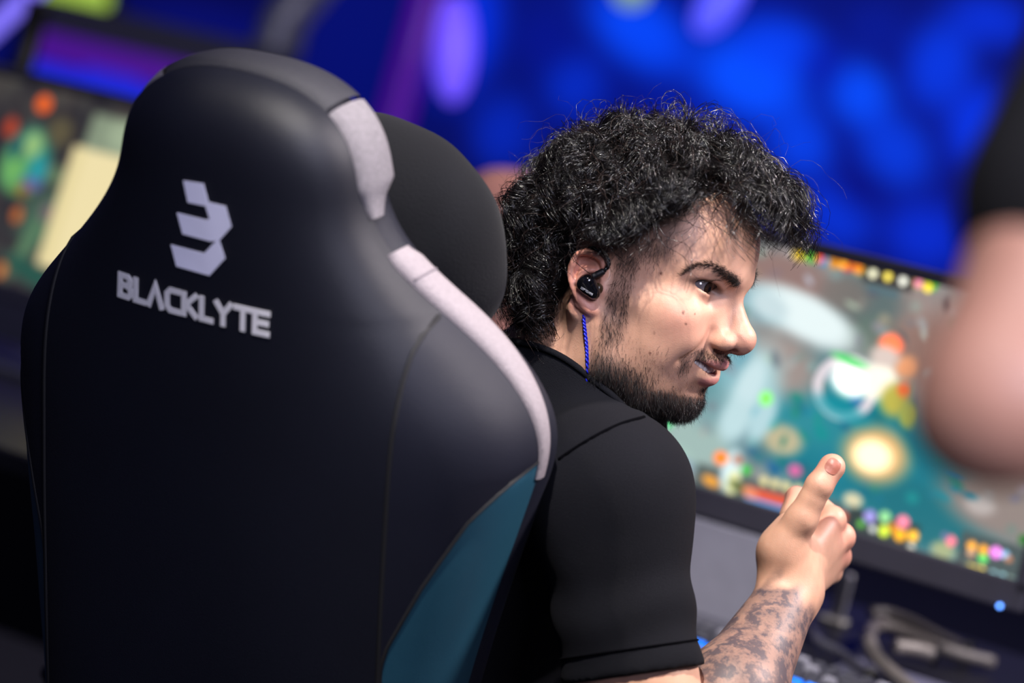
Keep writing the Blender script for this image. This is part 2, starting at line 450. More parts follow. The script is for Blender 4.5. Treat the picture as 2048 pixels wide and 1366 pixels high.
# grey steel brace of the truss
br = thing('truss_brace', 'grey steel truss brace slanting up above the chair headrest', 'truss', tuple(P(520, 140, 6.4)))
gs = mat('grey_steel', (96, 98, 116), .45, .3, emit=(70, 72, 92), estr=.0)
MB().tube([to_floor(P(520, 160, 6.4), P(560, 40, 6.4))[1], P(520, 160, 6.4), P(560, 40, 6.4), P(640, -60, 6.4)], .052, 14).build('main_tube', gs, br, True)
MB().tube([P(555, 165, 6.5), P(590, 40, 6.5), P(672, -60, 6.5)], .04, 12).build('second_tube', gs, br, True)
for t in (0.2, .5, .8):
    MB().tube([P(520 + 80 * t, 160 - 170 * t, 6.4), P(560 + 80 * t, 120 - 170 * t, 6.5)], .016, 8).build('lacing_bar', gs, br, True)
# stage riser front with purple and blue light bands, upper left
rs = thing('light_band', 'purple and blue light bands on the riser behind the left monitor', 'light band', tuple(P(230, 170, 6.0)))
def band(name, px, py, w, hgt, m):
    c = P(px, py, 6.0); k = 6.0 / FPX
    MB().box(c, RW * w * k, FH * .03, ZUP * hgt * k, .01).build(name, m, rs)
band('purple_band', 300, 140, 250, 30, glow_mat('purple_band', (62, 4, 120), .85))
band('blue_band', 280, 205, 250, 36, glow_mat('blue_band', (4, 30, 184), .9))
band('blue_patch', 225, 165, 60, 26, glow_mat('blue_patch', (28, 24, 178), .9))
rp_ = P(285, 240, 6.1); MB().box((rp_[0], rp_[1], (rp_[2] + .25) / 2), RW * .34, FH * .05, ZUP * (rp_[2] + .25) / 2).build('riser_panel', mat('navy_panel', (8, 10, 40), .6), rs)
seg('light_tube', 'pale violet light tube crossing the top left corner', 'light tube', (-40, 80), (90, -40), 20, glow_mat('pale_violet', (112, 100, 216), 1.0), 5.2)
seg('light_tube', 'pink light tube at the left edge beside the left monitor', 'light tube', (-30, 275), (22, 150), 20, glow_mat('pink_light', (196, 60, 206), 1.0), 4.6)
seg('monitor_pole', 'dark slanting pole standing at the left edge behind the left monitor', 'pole', (10, 250), (75, 20), 24, MATS['black_metal'], 4.4, ground=True)

# ================================================================== desk and what stands on it
XW = np.array([1.0, 0, 0]); YW = np.array([0, 1.0, 0])
DESK_Z = 0.74
desk = thing('desk', 'long black competition desk under the monitors', 'desk', (-1.3, 2.75, 0))
dm = mat('black_laminate', (20, 20, 25), .45, bump=.1, scale=60)
MB().box((-1.3, 2.82, DESK_Z - .015), (1.55, 0, 0), (0, .37, 0), (0, 0, .015), .004).build('desk_top', dm, desk)
MB().box((-1.3, 3.17, DESK_Z - .25), (1.5, 0, 0), (0, .01, 0), (0, 0, .2), .003).build('modesty_panel', dm, desk)
for x in (-2.8, -1.3, .2):
    for y in (2.50, 3.14): MB().box((x, y, .355), (.025, 0, 0), (0, .025, 0), (0, 0, .355), .003).build('leg', MATS['black_metal'], desk)

def monitor(label, c, w, h, tilt, paint, neck_w, neck_m, off, led_at=None, base_off=0.0):
    ey = -(ZUP * math.cos(tilt) + YW * math.sin(tilt)) * h; ex = XW * w
    nrm = np.array([0, -math.cos(tilt), math.sin(tilt)])
    o = thing('monitor', label, 'monitor', (c[0] + off, c[1] + .1, DESK_Z), 'monitors on the desk')
    tl = c - ex / 2 - ey / 2
    pr = Painter(tl, ex, ey)
    scr = grid_plane('screen', tl, ex, ey, 241, 136, lambda u, v: paint(pr, u, v), mat_screen('screen_picture_%d' % (w * 1000), 1.0), o)
    bz = mat('monitor_plastic', (44, 43, 54), .42)
    exn, eyn = ex / w, ey / h
    B = .016; CH = .036 if led_at else .025
    mb = MB()
    for s in (-1, 1):
        mb = MB().box(c + s * exn * (w / 2 + B / 2) - nrm * .006, exn * B / 2, eyn * (h / 2 + B), nrm * .012, .003); mb.build('bezel', bz, o)
    MB().box(c - eyn * (h / 2 + B / 2) - nrm * .006, exn * w / 2, eyn * B / 2, nrm * .012, .003).build('bezel', bz, o)
    MB().box(c + eyn * (h / 2 + CH / 2) - nrm * .006, exn * (w / 2 + B), eyn * CH / 2, nrm * .012, .003).build('bezel', bz, o)
    MB().box(c - nrm * .03, exn * (w / 2 + B * .9), eyn * (h / 2 + B * .9), nrm * .016, .01).build('rear_shell', mat('monitor_back', (20, 20, 24), .5), o)
    bx = c[0] + off
    zt_ = c[2] - h / 2 - CH if led_at else c[2]; MB().box((bx, c[1] + (-.004 if led_at else .075), (DESK_Z + zt_) / 2), XW * neck_w / 2, YW * .012, ZUP * (zt_ - DESK_Z) / 2, .004).build('stand_neck', neck_m, o)
    MB().box((bx, c[1] + .045 + base_off, DESK_Z + .007), XW * max(neck_w / 2 + .02, .12), YW * .09, ZUP * .007, .004).build('stand_base', mat('stand_grey', (60, 60, 72), .5), o)
    if led_at:
        q = plane_at(*led_at, c + nrm * .007, nrm)
        MB().tube([q, q + nrm * .003], .0024, 12).build('power_light', mat('blue_led', (90, 150, 255), .4, emit=(90, 150, 255), estr=5), o, True)
    return o, tl, ex, ey

def paint_game(p, u, v):
    n1 = vnoise(u, v, 14, 8, 11); n2 = vnoise(u, v, 40, 23, 12)
    base = np.zeros(u.shape + (3,)) + np.array([150., 150., 148.])
    base = base + n1[..., None] * np.array([22, 10, 6]) + n2[..., None] * np.array([14, 14, 12])
    b = p.blob
    if not p.ops:
        b(1560, 555, 110, 50, (150, 122, 116), .9); b(1800, 640, 120, 70, (160, 140, 134), .9)
        b(1690, 880, 330, 125, (16, 124, 142), .7, 14); b(1560, 800, 170, 60, (60, 150, 160), 1.2, 14, .7); b(1860, 1040, 150, 60, (18, 112, 124), .9, 14, .8)
        b(1600, 632, 115, 42, (226, 244, 246), .9, 12); b(1520, 610, 70, 36, (150, 196, 206), 1., 0, .8)
        b(1735, 608, 75, 62, (92, 112, 112), 1., 0, .9); b(1745, 672, 60, 40, (104, 124, 112), 1., 0, .7); b(1690, 590, 50, 35, (128, 118, 112), 1., 0, .8)
        b(1560, 728, 95, 58, (176, 150, 142), 1., 12, .9); b(1850, 700, 80, 60, (150, 120, 110), 1.)
        b(1492, 800, 62, 110, (176, 214, 218), .9, 8); b(1462, 720, 46, 60, (140, 186, 196), 1., 0, .8); b(1450, 860, 60, 40, (150, 190, 200), 1., 0, .8)
        b(1390, 880, 75, 60, (164, 190, 184), .9); b(1420, 810, 40, 46, (120, 160, 165), 1., 0, .7); b(1505, 890, 45, 35, (90, 120, 128), 1., 0, .6)
        b(1565, 880, 42, 30, (196, 186, 150), .8); b(1345, 925, 40, 30, (176, 210, 196), 1.)
        b(1985, 1010, 110, 60, (150, 136, 130), .9, 10); b(2010, 940, 60, 50, (150, 130, 122), 1.); b(1960, 1010, 30, 20, (190, 180, 176), 1.)
        b(1335, 845, 10, 12, (90, 250, 150), .6)
        rr = np.random.default_rng(5)
        for _ in range(170):                                   # small scattered ground detail
            x_, y_ = rr.uniform(1340, 2050), rr.uniform(0, 1); y_ = 530 + (x_ - 1750) * .26 + y_ * 500
            if 1500 < x_ < 1960 and y_ > 760 + (x_ - 1500) * .1:
                c_ = np.array([16, 124, 142]) + rr.normal(size=3) * np.array([10, 18, 18])
            else: c_ = np.array([150, 160, 158]) + rr.normal() * 34 + rr.normal(size=3) * 12
            b(x_, y_, rr.uniform(6, 20), rr.uniform(5, 14), np.clip(c_, 0, 255), .9, rr.uniform(0, 90), .65)
        b(1618, 634, 104, 36, (236, 250, 250), .8, 12); b(1540, 612, 40, 24, (206, 226, 230), .9, 12)
        b(1500, 770, 26, 60, (206, 232, 236), .9, 10); b(1470, 840, 30, 44, (196, 226, 230), .9, 10); b(1524, 840, 22, 50, (186, 220, 226), .9, 12); b(1488, 700, 16, 36, (120, 172, 186), .9, 10)
        b(1752, 910, 66, 54, (244, 190, 120), .9); b(1745, 912, 40, 32, (330, 300, 240), .9)
        p.ring(1690, 776, 57, 15, (238, 226, 232))
        b(1706, 756, 44, 38, (330, 330, 320), .7); b(1760, 760, 36, 40, (280, 270, 250), .9); b(1790, 800, 30, 34, (196, 186, 80), .9)
        b(1782, 690, 24, 22, (330, 150, 96), .7); b(1815, 735, 26, 22, (250, 170, 120), .9); b(1810, 780, 16, 14, (255, 120, 60), .7); b(1770, 712, 30, 20, (230, 210, 200), .9)
        b(1820, 830, 20, 26, (180, 190, 90), .8); b(1700, 722, 40, 9, (90, 230, 120), .6, 8)
        b(1532, 797, 13, 14, (150, 280, 110), .4)
        b(1620, 955, 40, 20, (40, 110, 118), 1., 0, .8); b(1680, 820, 60, 20, (10, 150, 165), 1., 10, .7)
        for x in range(1600, 1880, 24): b(x, 505 + (x - 1600) * .235, 15, 15, [(240, 60, 40), (250, 210, 40), (90, 200, 60), (60, 160, 220), (250, 160, 40)][(x // 24) % 5], .6)
        p.quad([(1730, 525), (1830, 549), (1824, 585), (1724, 561)], (58, 54, 52))
        for x, y, c in ((1746, 547, (300, 296, 250)), (1776, 553, (320, 290, 120)), (1806, 562, (300, 300, 280)), (1838, 566, (300, 170, 220)), (1856, 576, (320, 280, 80)), (1716, 536, (300, 150, 40)), (1688, 528, (320, 220, 60)), (1640, 516, (300, 90, 60))):
            b(x, y, 8, 9, c, .4)
        p.quad([(1736, 568), (1800, 584), (1796, 598), (1732, 582)], (90, 116, 124))
        # health and mana bars, hero portrait, item slots, map corner: the bottom row of the game's display
        p.quad([(1396, 925), (1690, 1010), (1680, 1060), (1380, 985)], (92, 104, 100))
        b(1462, 942, 20, 42, (226, 250, 255), .7); b(1466, 965, 14, 24, (250, 250, 180), .7); b(1442, 916, 15, 13, (300, 150, 40), .5); b(1422, 962, 20, 10, (250, 170, 60), .6, 10)
        b(1492, 940, 11, 9, (60, 210, 70), .4); b(1590, 941, 14, 12, (230, 110, 170), .5); b(1475, 920, 10, 9, (200, 120, 80), .5); b(1480, 975, 26, 10, (96, 110, 60), .7, 14)
        for x in (1528, 1550, 1572, 1596): b(x, 962 + (x - 1528) * .24, 9, 9, (250, 236, 170), .5)
        p.quad([(1496, 972), (1724, 1034), (1718, 1056), (1490, 992)], (240, 92, 60))
        p.quad([(1491, 992), (1718, 1055), (1713, 1075), (1486, 1012)], (110, 176, 250))
        b(1500, 985, 18, 10, (250, 150, 110), .8, 14)
        p.quad([(1700, 1012), (1842, 1052), (1824, 1112), (1682, 1072)], (52, 66, 64))
        b(1706, 1000, 20, 14, (230, 220, 180), .7)
        for x, y, r, c in ((1740, 1033, 13, (180, 170, 250)), (1770, 1034, 12, (170, 250, 170)), (1806, 1044, 13, (300, 160, 190)), (1768, 1062, 11, (260, 290, 80)), (1800, 1070, 12, (310, 220, 40)), (1826, 1072, 11, (320, 240, 70)), (1745, 1058, 7, (250, 255, 250)), (1786, 1056, 9, (250, 160, 40)), (1822, 1094, 7, (250, 250, 235)), (1825, 1106, 6, (250, 250, 235)), (1722, 1048, 7, (120, 220, 90))):
            b(x, y, r, r, c, .35)
        p.quad([(1862, 1085), (1925, 1102), (1914, 1146), (1850, 1130)], (120, 156, 152)); b(1886, 1100, 22, 18, (176, 186, 140), .9)
        b(1902, 1082, 10, 11, (300, 150, 170), .4); b(1890, 1072, 8, 8, (120, 130, 170), .5)
        p.quad([(1926, 1060), (2052, 1096), (2030, 1186), (1904, 1150)], (78, 92, 92)); p.quad([(1924, 1124), (1976, 1138), (1970, 1160), (1918, 1146)], (150, 160, 140))
        for x, y, r, c in ((1944, 1092, 9, (320, 220, 70)), (1942, 1106, 8, (240, 190, 150)), (1967, 1099, 9, (310, 210, 60)), (1992, 1105, 12, (300, 170, 290)), (2010, 1110, 8, (170, 240, 290)), (1966, 1117, 9, (130, 270, 130)), (2017, 1118, 7, (220, 150, 110)),
                           (1940, 1134, 7, (300, 270, 130)), (1950, 1137, 7, (300, 270, 130)), (1963, 1141, 8, (300, 270, 130)), (1986, 1150, 9, (220, 290, 300)), (2004, 1155, 9, (220, 290, 300)), (2020, 1160, 8, (190, 220, 200)), (2036, 1167, 10, (200, 290, 310)), (2048, 1080, 12, (60, 130, 60))):
            b(x, y, r, r, c, .35)
        p.quad([(1330, 968), (2090, 1186), (2086, 1204), (1326, 982)], (52, 58, 58)) if False else None
    return p(u, v, base)

MON = P(1658, 781, 2.86)
MT = math.radians(4)
monitor('large monitor showing a bright teal game scene behind the man', MON, .543, .303, MT, paint_game, .19, mat('grey_plate', (122, 122, 136), .5), -.115, led_at=(2000, 1212))

def paint_map(p, u, v):
    n1 = vnoise(u, v, 14, 8, 21); n2 = vnoise(u, v, 36, 20, 22)
    base = np.zeros(u.shape + (3,)) + np.array([58., 54., 54.]) + n1[..., None] * np.array([14, 12, 8]) + n2[..., None] * np.array([12, 14, 10])
    if not p.ops:
        b = p.blob
        p.quad([(190, 225), (300, 255), (270, 345), (160, 310)], (134, 148, 124), .006)
        b(250, 275, 40, 30, (160, 176, 146), 1.)
        b(52, 320, 52, 66, (44, 132, 118), .7, 15); b(28, 335, 28, 40, (110, 176, 96), 1.); b(66, 290, 22, 26, (150, 190, 120), .9); b(76, 345, 20, 30, (40, 150, 160), .9); b(62, 370, 24, 14, (100, 96, 160), .9); b(36, 300, 12, 20, (30, 84, 92), .8)
        b(22, 255, 16, 20, (180, 66, 40), .8); b(88, 208, 17, 17, (255, 106, 36), .4)
        b(120, 265, 30, 30, (92, 84, 60), 1.); b(85, 440, 50, 60, (64, 96, 80), 1., 15); b(58, 480, 16, 80, (88, 124, 92), .9, 15); b(60, 545, 70, 20, (38, 84, 72), .9, 14); b(40, 380, 24, 12, (110, 150, 70), 1.)
        b(34, 430, 12, 16, (190, 104, 50), .6); b(45, 380, 10, 12, (150, 90, 50), .7); b(2, 540, 12, 16, (200, 120, 60), .6); b(95, 425, 18, 20, (110, 96, 100), .9); b(110, 350, 20, 20, (96, 120, 90), .9)
        p.quad([(150, 292), (310, 330), (232, 575), (73, 527)], (240, 224, 172), .004)
        p.quad([(150, 292), (175, 298), (98, 534), (73, 527)], (232, 216, 160), .006)
    return p(u, v, base)
LM_N = np.array([0, -math.cos(.17), math.sin(.17)])
LMC = plane_at(150, 395, np.array([0, 2.95, 1.0]), YW)
monitor('monitor at far left with a pale yellow window on a dark map', LMC, .50, .30, math.radians(10), paint_map, .07, MATS['black_metal'], 0)

# keyboard: every key a part
kc = plane_at(1522, 1330, np.array([0, 0, DESK_Z + .03]), ZUP)
kb = thing('keyboard', 'black mechanical keyboard with blue lit keys on the desk', 'keyboard', (kc[0], kc[1], DESK_Z))
KW, KD, KT = .36, .135, math.radians(6)
kx = np.array([math.cos(-.02), math.sin(-.02), 0]); ky = np.array([-kx[1] * math.cos(KT), kx[0] * math.cos(KT), math.sin(KT)]); kz = np.cross(kx, ky)
k0 = np.array([kc[0], kc[1], DESK_Z + .022])
MB().box(k0 - kz * .006, kx * KW / 2, ky * KD / 2, kz * .011, .004).build('case', mat('keyboard_case', (26, 26, 32), .45), kb)
keym = mat('key_cap', (54, 54, 64), .42); blm = mat('blue_key', (20, 120, 235), .4, emit=(14, 110, 235), estr=1.1); wkm = mat('pale_key', (120, 120, 132), .4)
tpl = {}
def key_mesh(w, m):
    if (w, m.name) in tpl: return tpl[(w, m.name)]
    a, t = w * .0190 / 2 - .0012, .0083
    v = [(-a, -t, 0), (a, -t, 0), (a, t, 0), (-a, t, 0), (-a + .0022, -t + .0025, .0085), (a - .0022, -t + .0025, .0085), (a - .0022, t - .0015, .0085), (-a + .0022, t - .0015, .0085)]
    me = bpy.data.meshes.new('key'); me.from_pydata(v, [], [(3, 2, 1, 0), (4, 5, 6, 7), (0, 1, 5, 4), (1, 2, 6, 5), (2, 3, 7, 6), (3, 0, 4, 7)]); me.materials.append(m); me.update()
    tpl[(w, m.name)] = me; return me
rows = [[1] * 13 + [2] + [1] * 3, [1.5] + [1] * 12 + [1.5] + [1] * 3, [1.75] + [1] * 11 + [2.25] + [1] * 3, [2.25] + [1] * 10 + [1.75] + [1] * 4, [1.25, 1.25, 1.25, 6.25, 1.25, 1.25, 1.5] + [1] * 4, [1] * 18]
rows = [rows[5]] + rows[:5]
for r, row in enumerate(rows):
    x = -KW / 2 + .008
    for i, w in enumerate(row):
        if x + w * .019 > KW / 2: break
        cx = x + w * .019 / 2; x += w * .019
        cy = KD / 2 - .016 - r * .0205
        m_ = blm if (r == 3 and i < 8) or (r == 4 and i > 9) else (wkm if (i * 7 + r * 3) % 5 == 0 else keym)
        o = bpy.data.objects.new('key', key_mesh(w, m_)); COL.objects.link(o); o.parent = kb
        q = k0 + kx * cx + ky * cy + kz * .006 - np.array([kc[0], kc[1], DESK_Z])
        o.matrix_local = Matrix(((kx[0], ky[0], kz[0], q[0]), (kx[1], ky[1], kz[1], q[1]), (kx[2], ky[2], kz[2], q[2]), (0, 0, 0, 1)))

# slim silver bracket, grey cables and the black control box under the monitor
def on_desk(px, py, h=0.0): return plane_at(px, py, np.array([0, 0, DESK_Z + h]), ZUP)
bb = on_desk(1672, 1240, .004)
bk = thing('metal_bracket', 'slim silver upright bracket standing on the desk beside the wrist', 'bracket', (bb[0], bb[1], DESK_Z))
sm = mat('brushed_silver', (150, 150, 160), .4, .5)
MB().box(bb + ZUP * .033, XW * .009, YW * .004, ZUP * .030, .002).build('upright', sm, bk)
MB().box(bb - ZUP * .001 - XW * .003, XW * .017, YW * .014, ZUP * .003, .0015).build('foot', mat('brushed_silver_foot', (170, 168, 160), .45, .3), bk)
cm = mat('grey_cable', (92, 87, 85), .5)
def cable(name, label, pts, r, m=cm, group='grey cables on the desk'):
    path = smooth_path([on_desk(x, y, r * 1.75 + h) for x, y, h in pts], 60)
    o = thing(name, label, 'cable', tuple(path[0]), group)
    MB().tube(path, r, 10).build('cord', m, o, True)
    MB().tube([path[-1], path[-1] + (path[-1] - path[-3])], r * 1.7, 10).build('plug', MATS['black_metal'], o, True)
    return o
cable('cable', 'thick grey cable loop lying on the dark desk', [(1985, 1325, .0), (1890, 1300, .005), (1800, 1262, .012), (1756, 1250, .015), (1738, 1272, .015), (1752, 1310, .01), (1790, 1350, .005), (1850, 1400, 0)], .0085)
cable('cable', 'upper grey cable curving behind the thick cable loop', [(1742, 1226, .01), (1775, 1228, .012), (1820, 1244, .01), (1870, 1270, .005), (1930, 1300, 0)], .008, mat('dark_grey_cable', (68, 64, 64), .5))
cable('cable', 'short pale cable strap lying inside the loop', [(1790, 1292, .016), (1830, 1298, .016), (1870, 1310, .014)], .009, mat('pale_cable', (128, 121, 114), .45))
cable('cable', 'dark thin cable running from the forearm towards the keyboard', [(1618, 1255, .0), (1640, 1285, .0), (1680, 1305, 0), (1720, 1335, 0), (1740, 1350, 0)], .006, mat('dark_cable', (58, 58, 70), .5))
pc = on_desk(1800, 1365, .0)
mp = thing('mouse_pad', 'dark violet grey mouse pad under the cable loop', 'mouse pad', (pc[0], pc[1], DESK_Z))
MB().box((pc[0] + .03, pc[1] - .08, DESK_Z + .002), XW * .10, YW * .13, ZUP * .002, .001).build('pad', mat('pad_cloth', (70, 70, 92), .8, bump=.3), mp)

# ================================================================== gaming chair
REC = math.radians(18)
CX = XW; CUP = ZUP * math.cos(REC) - YW * math.sin(REC); CN = -YW * math.cos(REC) - ZUP * math.sin(REC)
CO = P(405, 450, 1.95)
def cpt(s, t, n): return CO + np.multiply.outer(np.asarray(s), CX) + np.multiply.outer(np.asarray(t), CUP) + np.multiply.outer(np.asarray(n), CN)
TT = np.linspace(-.62, .14, 400)
def table(pairs, win=31):
    x, y = zip(*pairs); y = np.interp(TT, x, y); k = np.ones(win) / win
    y = np.convolve(np.pad(y, win // 2, mode='edge'), k, 'valid'); return np.convolve(np.pad(y, win // 2, mode='edge'), k, 'valid')
CA = table([(-.62, .200), (-.50, .205), (-.36, .226), (-.25, .246), (-.18, .258), (-.14, .248), (-.10, .216), (-.06, .176), (-.02, .138), (.02, .114), (.06, .110), (.14, .112)], 21)
CB = table([(-.62, .085), (-.45, .10), (-.30, .115), (-.18, .138), (-.10, .128), (-.06, .104), (-.02, .074), (.04, .062), (.14, .062)], 25)
TOP, TSH = .118, .030
def chair_ab(t):
    a = np.interp(t, TT, CA); b = np.interp(t, TT, CB)
    w = np.clip((t - TSH) / (TOP - TSH), 0, 1)
    return a * (1 - w ** 2.6) ** (1 / 2.3), b, b * (1 - (1 - w ** 3.2) ** (1 / 2.2))
def chair_back(u, t, out=0.0):
    "a point of the curved back shell: u runs from rim to rim, t up; out lifts it off the shell"
    u = np.asarray(u, float); t = np.asarray(t, float)
    a, b, n0 = chair_ab(t); p = 2.7; ph = u * np.pi / 2
    s = a * np.sign(u) * np.abs(np.sin(ph)) ** (2 / p); n = -b * (1 - np.clip(np.cos(ph), 0, 1) ** (2 / p))
    n = np.minimum(n, 0); n = -(b - (b + n) * (1 - n0 / np.maximum(b, 1e-6)))
    return cpt(s * (1 + out / np.maximum(a, .02)), t, n + out)
def u_of_s(s, t):
    a, _, _ = chair_ab(t); return np.sign(s) * np.arcsin(np.clip(np.abs(s) / a, 0, 1) ** (2.7 / 2)) / (np.pi / 2)
def patch(name, U_, T_, m, parent, out=0.0):
    "U_, T_: rows x columns of shell coordinates"
    pts = chair_back(U_, T_, out); nv, nu = U_.shape
    i = (np.arange(nv - 1)[:, None] * nu + np.arange(nu - 1)[None]).ravel()
    return mesh(name, pts.reshape(-1, 3), np.stack([i, i + 1, i + nu + 1, i + nu], 1), m, parent)
chair_base = cpt(0, -.60, -.1); chair_base = np.array([chair_base[0], chair_base[1] + .25, 0])
chair = thing('gaming_chair', 'black leather gaming chair with a white emblem and brand lettering on its back', 'chair', tuple(chair_base))
leather = mat('black_leather', (15, 17, 28), .50, spec=.38, bump=.25, scale=14, bscale=900, var=.15)
leather2 = mat('black_leather_wing', (16, 18, 32), .56, spec=.35, bump=.25, scale=14, bscale=900, var=.15)
teal = mat('teal_leather', (30, 74, 92), .45, bump=.2, scale=14, bscale=900)
mesh_f = mat('grey_woven_mesh', (128, 123, 128), .75, bump=1.0, scale=260, bscale=700, var=.35)
pipe_m = mat('pale_grey_trim', (146, 137, 141), .6, bump=.6, scale=300, bscale=600, var=.2)
# centre panel
ts = np.concatenate([np.linspace(-.62, .03, 90), TOP - (TOP - .03) * np.linspace(1, 0, 40)[1:] ** 1.8])
SEAM_S = .176
def seam_u(t):
    return np.where(t < .02, np.minimum(np.abs(u_of_s(SEAM_S, t)), 1) , 1.0)
su = np.array([min(1.0, float(np.abs(u_of_s(np.array(SEAM_S), np.array(t))))) if t < -.04 else 1.0 for t in ts])
k_ = sstep(-.07, -.035, ts); su = np.where(ts < -.035, su * (1 - k_) + k_, 1.0); su = np.minimum(su, 1)
Uc = np.linspace(-1, 1, 97)[None] * su[:, None]; patch('back_panel', Uc, np.repeat(ts[:, None], 97, 1), leather, chair)
# wings and lower side panels, right (+1) and left (-1)
def diag_u(t):
    "where the wing leather meets the teal side panel"
    s = np.interp(t, [-.62, -.42, -.34, -.28, -.22, -.175], [.14, .165, .182, .205, .232, .262]); return np.abs(u_of_s(s, t))
tw = np.linspace(-.62, -.036, 80)
for sd in (1, -1):
    s0 = np.interp(tw, ts, su); dU = np.where(tw < -.175, diag_u(tw), 1.0); dU = np.maximum(dU, s0 + .01)
    w = np.linspace(0, 1, 28)[None]
    bulge = .006
    Uw_ = sd * (s0[:, None] + .004 + (dU - s0)[:, None] * w)
    o = patch('wing_panel', Uw_, np.repeat(tw[:, None], 28, 1), leather2, chair, .0)
    tt2 = tw[tw < -.175]; d2 = np.maximum(diag_u(tt2), np.interp(tt2, ts, su) + .01)
    patch('teal_side_panel', sd * (d2[:, None] + .004 + (1 - d2 - .004)[:, None] * w), np.repeat(tt2[:, None], 28, 1), teal, chair)
    # stitched seams
    tq = np.linspace(-.62, -.06, 60); pu = sd * np.interp(tq, ts, su)
    MB().tube(chair_back(pu, tq, -.0004), .0022, 6).build('seam', mat('seam_thread', (14, 14, 18), .7), chair, True)
    MB().tube(chair_back(sd * d2, tt2, -.0004), .002, 6).build('seam', MATS['seam_thread'], chair, True)
# rim: body of the cushion in front of the shell
def rim(t, sd, fwd, out=0.0):
    "a point of the rim, moved forward and outward along the outline's own normal"
    t = float(t); a, b, _ = chair_ab(t)
    if t > TOP - 1e-4: return cpt(0, t + out, -b - fwd)
    e = 1e-4; da = (chair_ab(t + e)[0] - chair_ab(t - e)[0]) / (2 * e); n = np.array([1, -da]) / math.hypot(1, da)
    return cpt(sd * max(a + out * n[0], 0), t + out * n[1], -b - fwd)
tr = np.concatenate([np.linspace(-.62, .03, 90), TOP - (TOP - .03) * np.linspace(1, 0, 40)[1:] ** 1.8])
loop = np.concatenate([[(t, 1) for t in tr], [(t, -1) for t in tr[::-1][1:]]])
def rim_strip(name, prof, m, sel=None):
    "prof: list of (forward, outward) swept along the rim"
    L = loop if sel is None else sel
    rows_ = np.array([[rim(np.array(t), sd, f_, o_) for f_, o_ in prof] for t, sd in L]); n, k, _ = rows_.shape
    i = (np.arange(n - 1)[:, None] * k + np.arange(k - 1)[None]).ravel()
    return mesh(name, rows_.reshape(-1, 3), np.stack([i, i + k, i + k + 1, i + 1], 1), m, chair)
rim_strip('cushion_side', [(0, 0), (.004, .001), (.018, .002), (.032, -.001), (.04, -.008), (.042, -.02)], leather2)
front = np.array([[rim(np.array(t), 1, .042 + .012 * (1 - q * q), -.02) * (1 + q) / 2 + rim(np.array(t), -1, .042 + .012 * (1 - q * q), -.02) * (1 - q) / 2 for q in np.linspace(-1, 1, 21)] for t in tr])
i = (np.arange(len(tr) - 1)[:, None] * 21 + np.arange(20)[None]).ravel()
mesh('front_cushion', front.reshape(-1, 3), np.stack([i, i + 21, i + 22, i + 1], 1), leather, chair)
# woven band round the headrest, pale trim along each wing
hb = [q for q in loop if q[0] > .012]
def swell(L, prof, taper, wmax):
    out = []
    n = len(L)
    for j, (t, sd) in enumerate(L):
        x = j / (n - 1); k = taper(x) 
        out.append([rim(np.array(t), sd, f_ * k * wmax - .010 * k, .0015 + o_ * k) for f_, o_ in prof])
    out = np.array(out); n, k, _ = out.shape
    i = (np.arange(n - 1)[:, None] * k + np.arange(k - 1)[None]).ravel()
    return out.reshape(-1, 3), np.stack([i, i + k, i + k + 1, i + 1], 1)
arc = [(0, -.003), (.05, .002), (.25, .005), (.5, .006), (.75, .005), (.95, .002), (1, -.003)]
char_m = mat('charcoal_leather', (40, 40, 48), .55, bump=.6, scale=200, bscale=700, var=.2)
for nm_, sel_, tp_, m_ in (('headrest_mesh', [q for q in hb if q[1] > 0 and q[0] < .100], lambda x: (.35 + .65 * min(1, x * 5)) , mesh_f),
                           ('headrest_cap', [q for q in hb if q[0] >= .0995], lambda x: 1.0, char_m),
                           ('headrest_mesh', [q for q in hb if q[1] < 0 and q[0] < .100], lambda x: (.35 + .65 * min(1, (1 - x) * 5)), mesh_f)):
    v, f = swell(sel_, arc, tp_, .052); mesh(nm_, v, f, m_, chair)
for sd in (1, -1):
    tl_ = [(t, sd) for t in np.linspace(-.012, -.20, 70)]
    v, f = swell(tl_, arc, lambda x: (.75 + .25 * sstep(0, .06, x)) * (1 - .62 * sstep(.25, 1, x)), .040)
    mesh('wing_trim', v, f, pipe_m, chair)
    MB().tube([rim(np.array(-.034), sd, q, .0012 + .006 * math.sqrt(max(0, 1 - ((q - .010) / .0195) ** 2))) for q in np.linspace(-.008, .028, 10)], .0012, 6).build('trim_seam', mat('trim_thread', (120, 112, 118), .7), chair, True)

# emblem and lettering, raised off the back panel
emb_m = mat('lilac_print', (222, 222, 244), .55, var=.05); let_m = mat('white_embroidery', (245, 243, 250), .6, bump=.8, bscale=2500, var=.08)
def c_of_px(px, py):
    q = plane_at(px, py, CO, CN) - CO; return float(q @ CX), float(q @ CUP)
def back_s(s, t, out):
    t = np.asarray(t, float); return chair_back(u_of_s(np.asarray(s, float), t), t, out)
def plate(name, px_pts, m, parent, out=.0022):
    "flat raised shape following the back, its outline given as shell coordinates"
    pl = [c_of_px(*q) for q in px_pts]; n = len(pl)
    top = [back_s(s, t, out) for s, t in pl]; bot = [back_s(s, t, -.001) for s, t in pl]
    f = [tuple(range(n))] + [(i, i + n, (i + 1) % n + n, (i + 1) % n) for i in range(n)]
    return mesh(name, np.array(top + bot), f, m, parent, False)
def cz(x, y): return (210 + x * 360 / 1366, 340 + y * 360 / 1366)
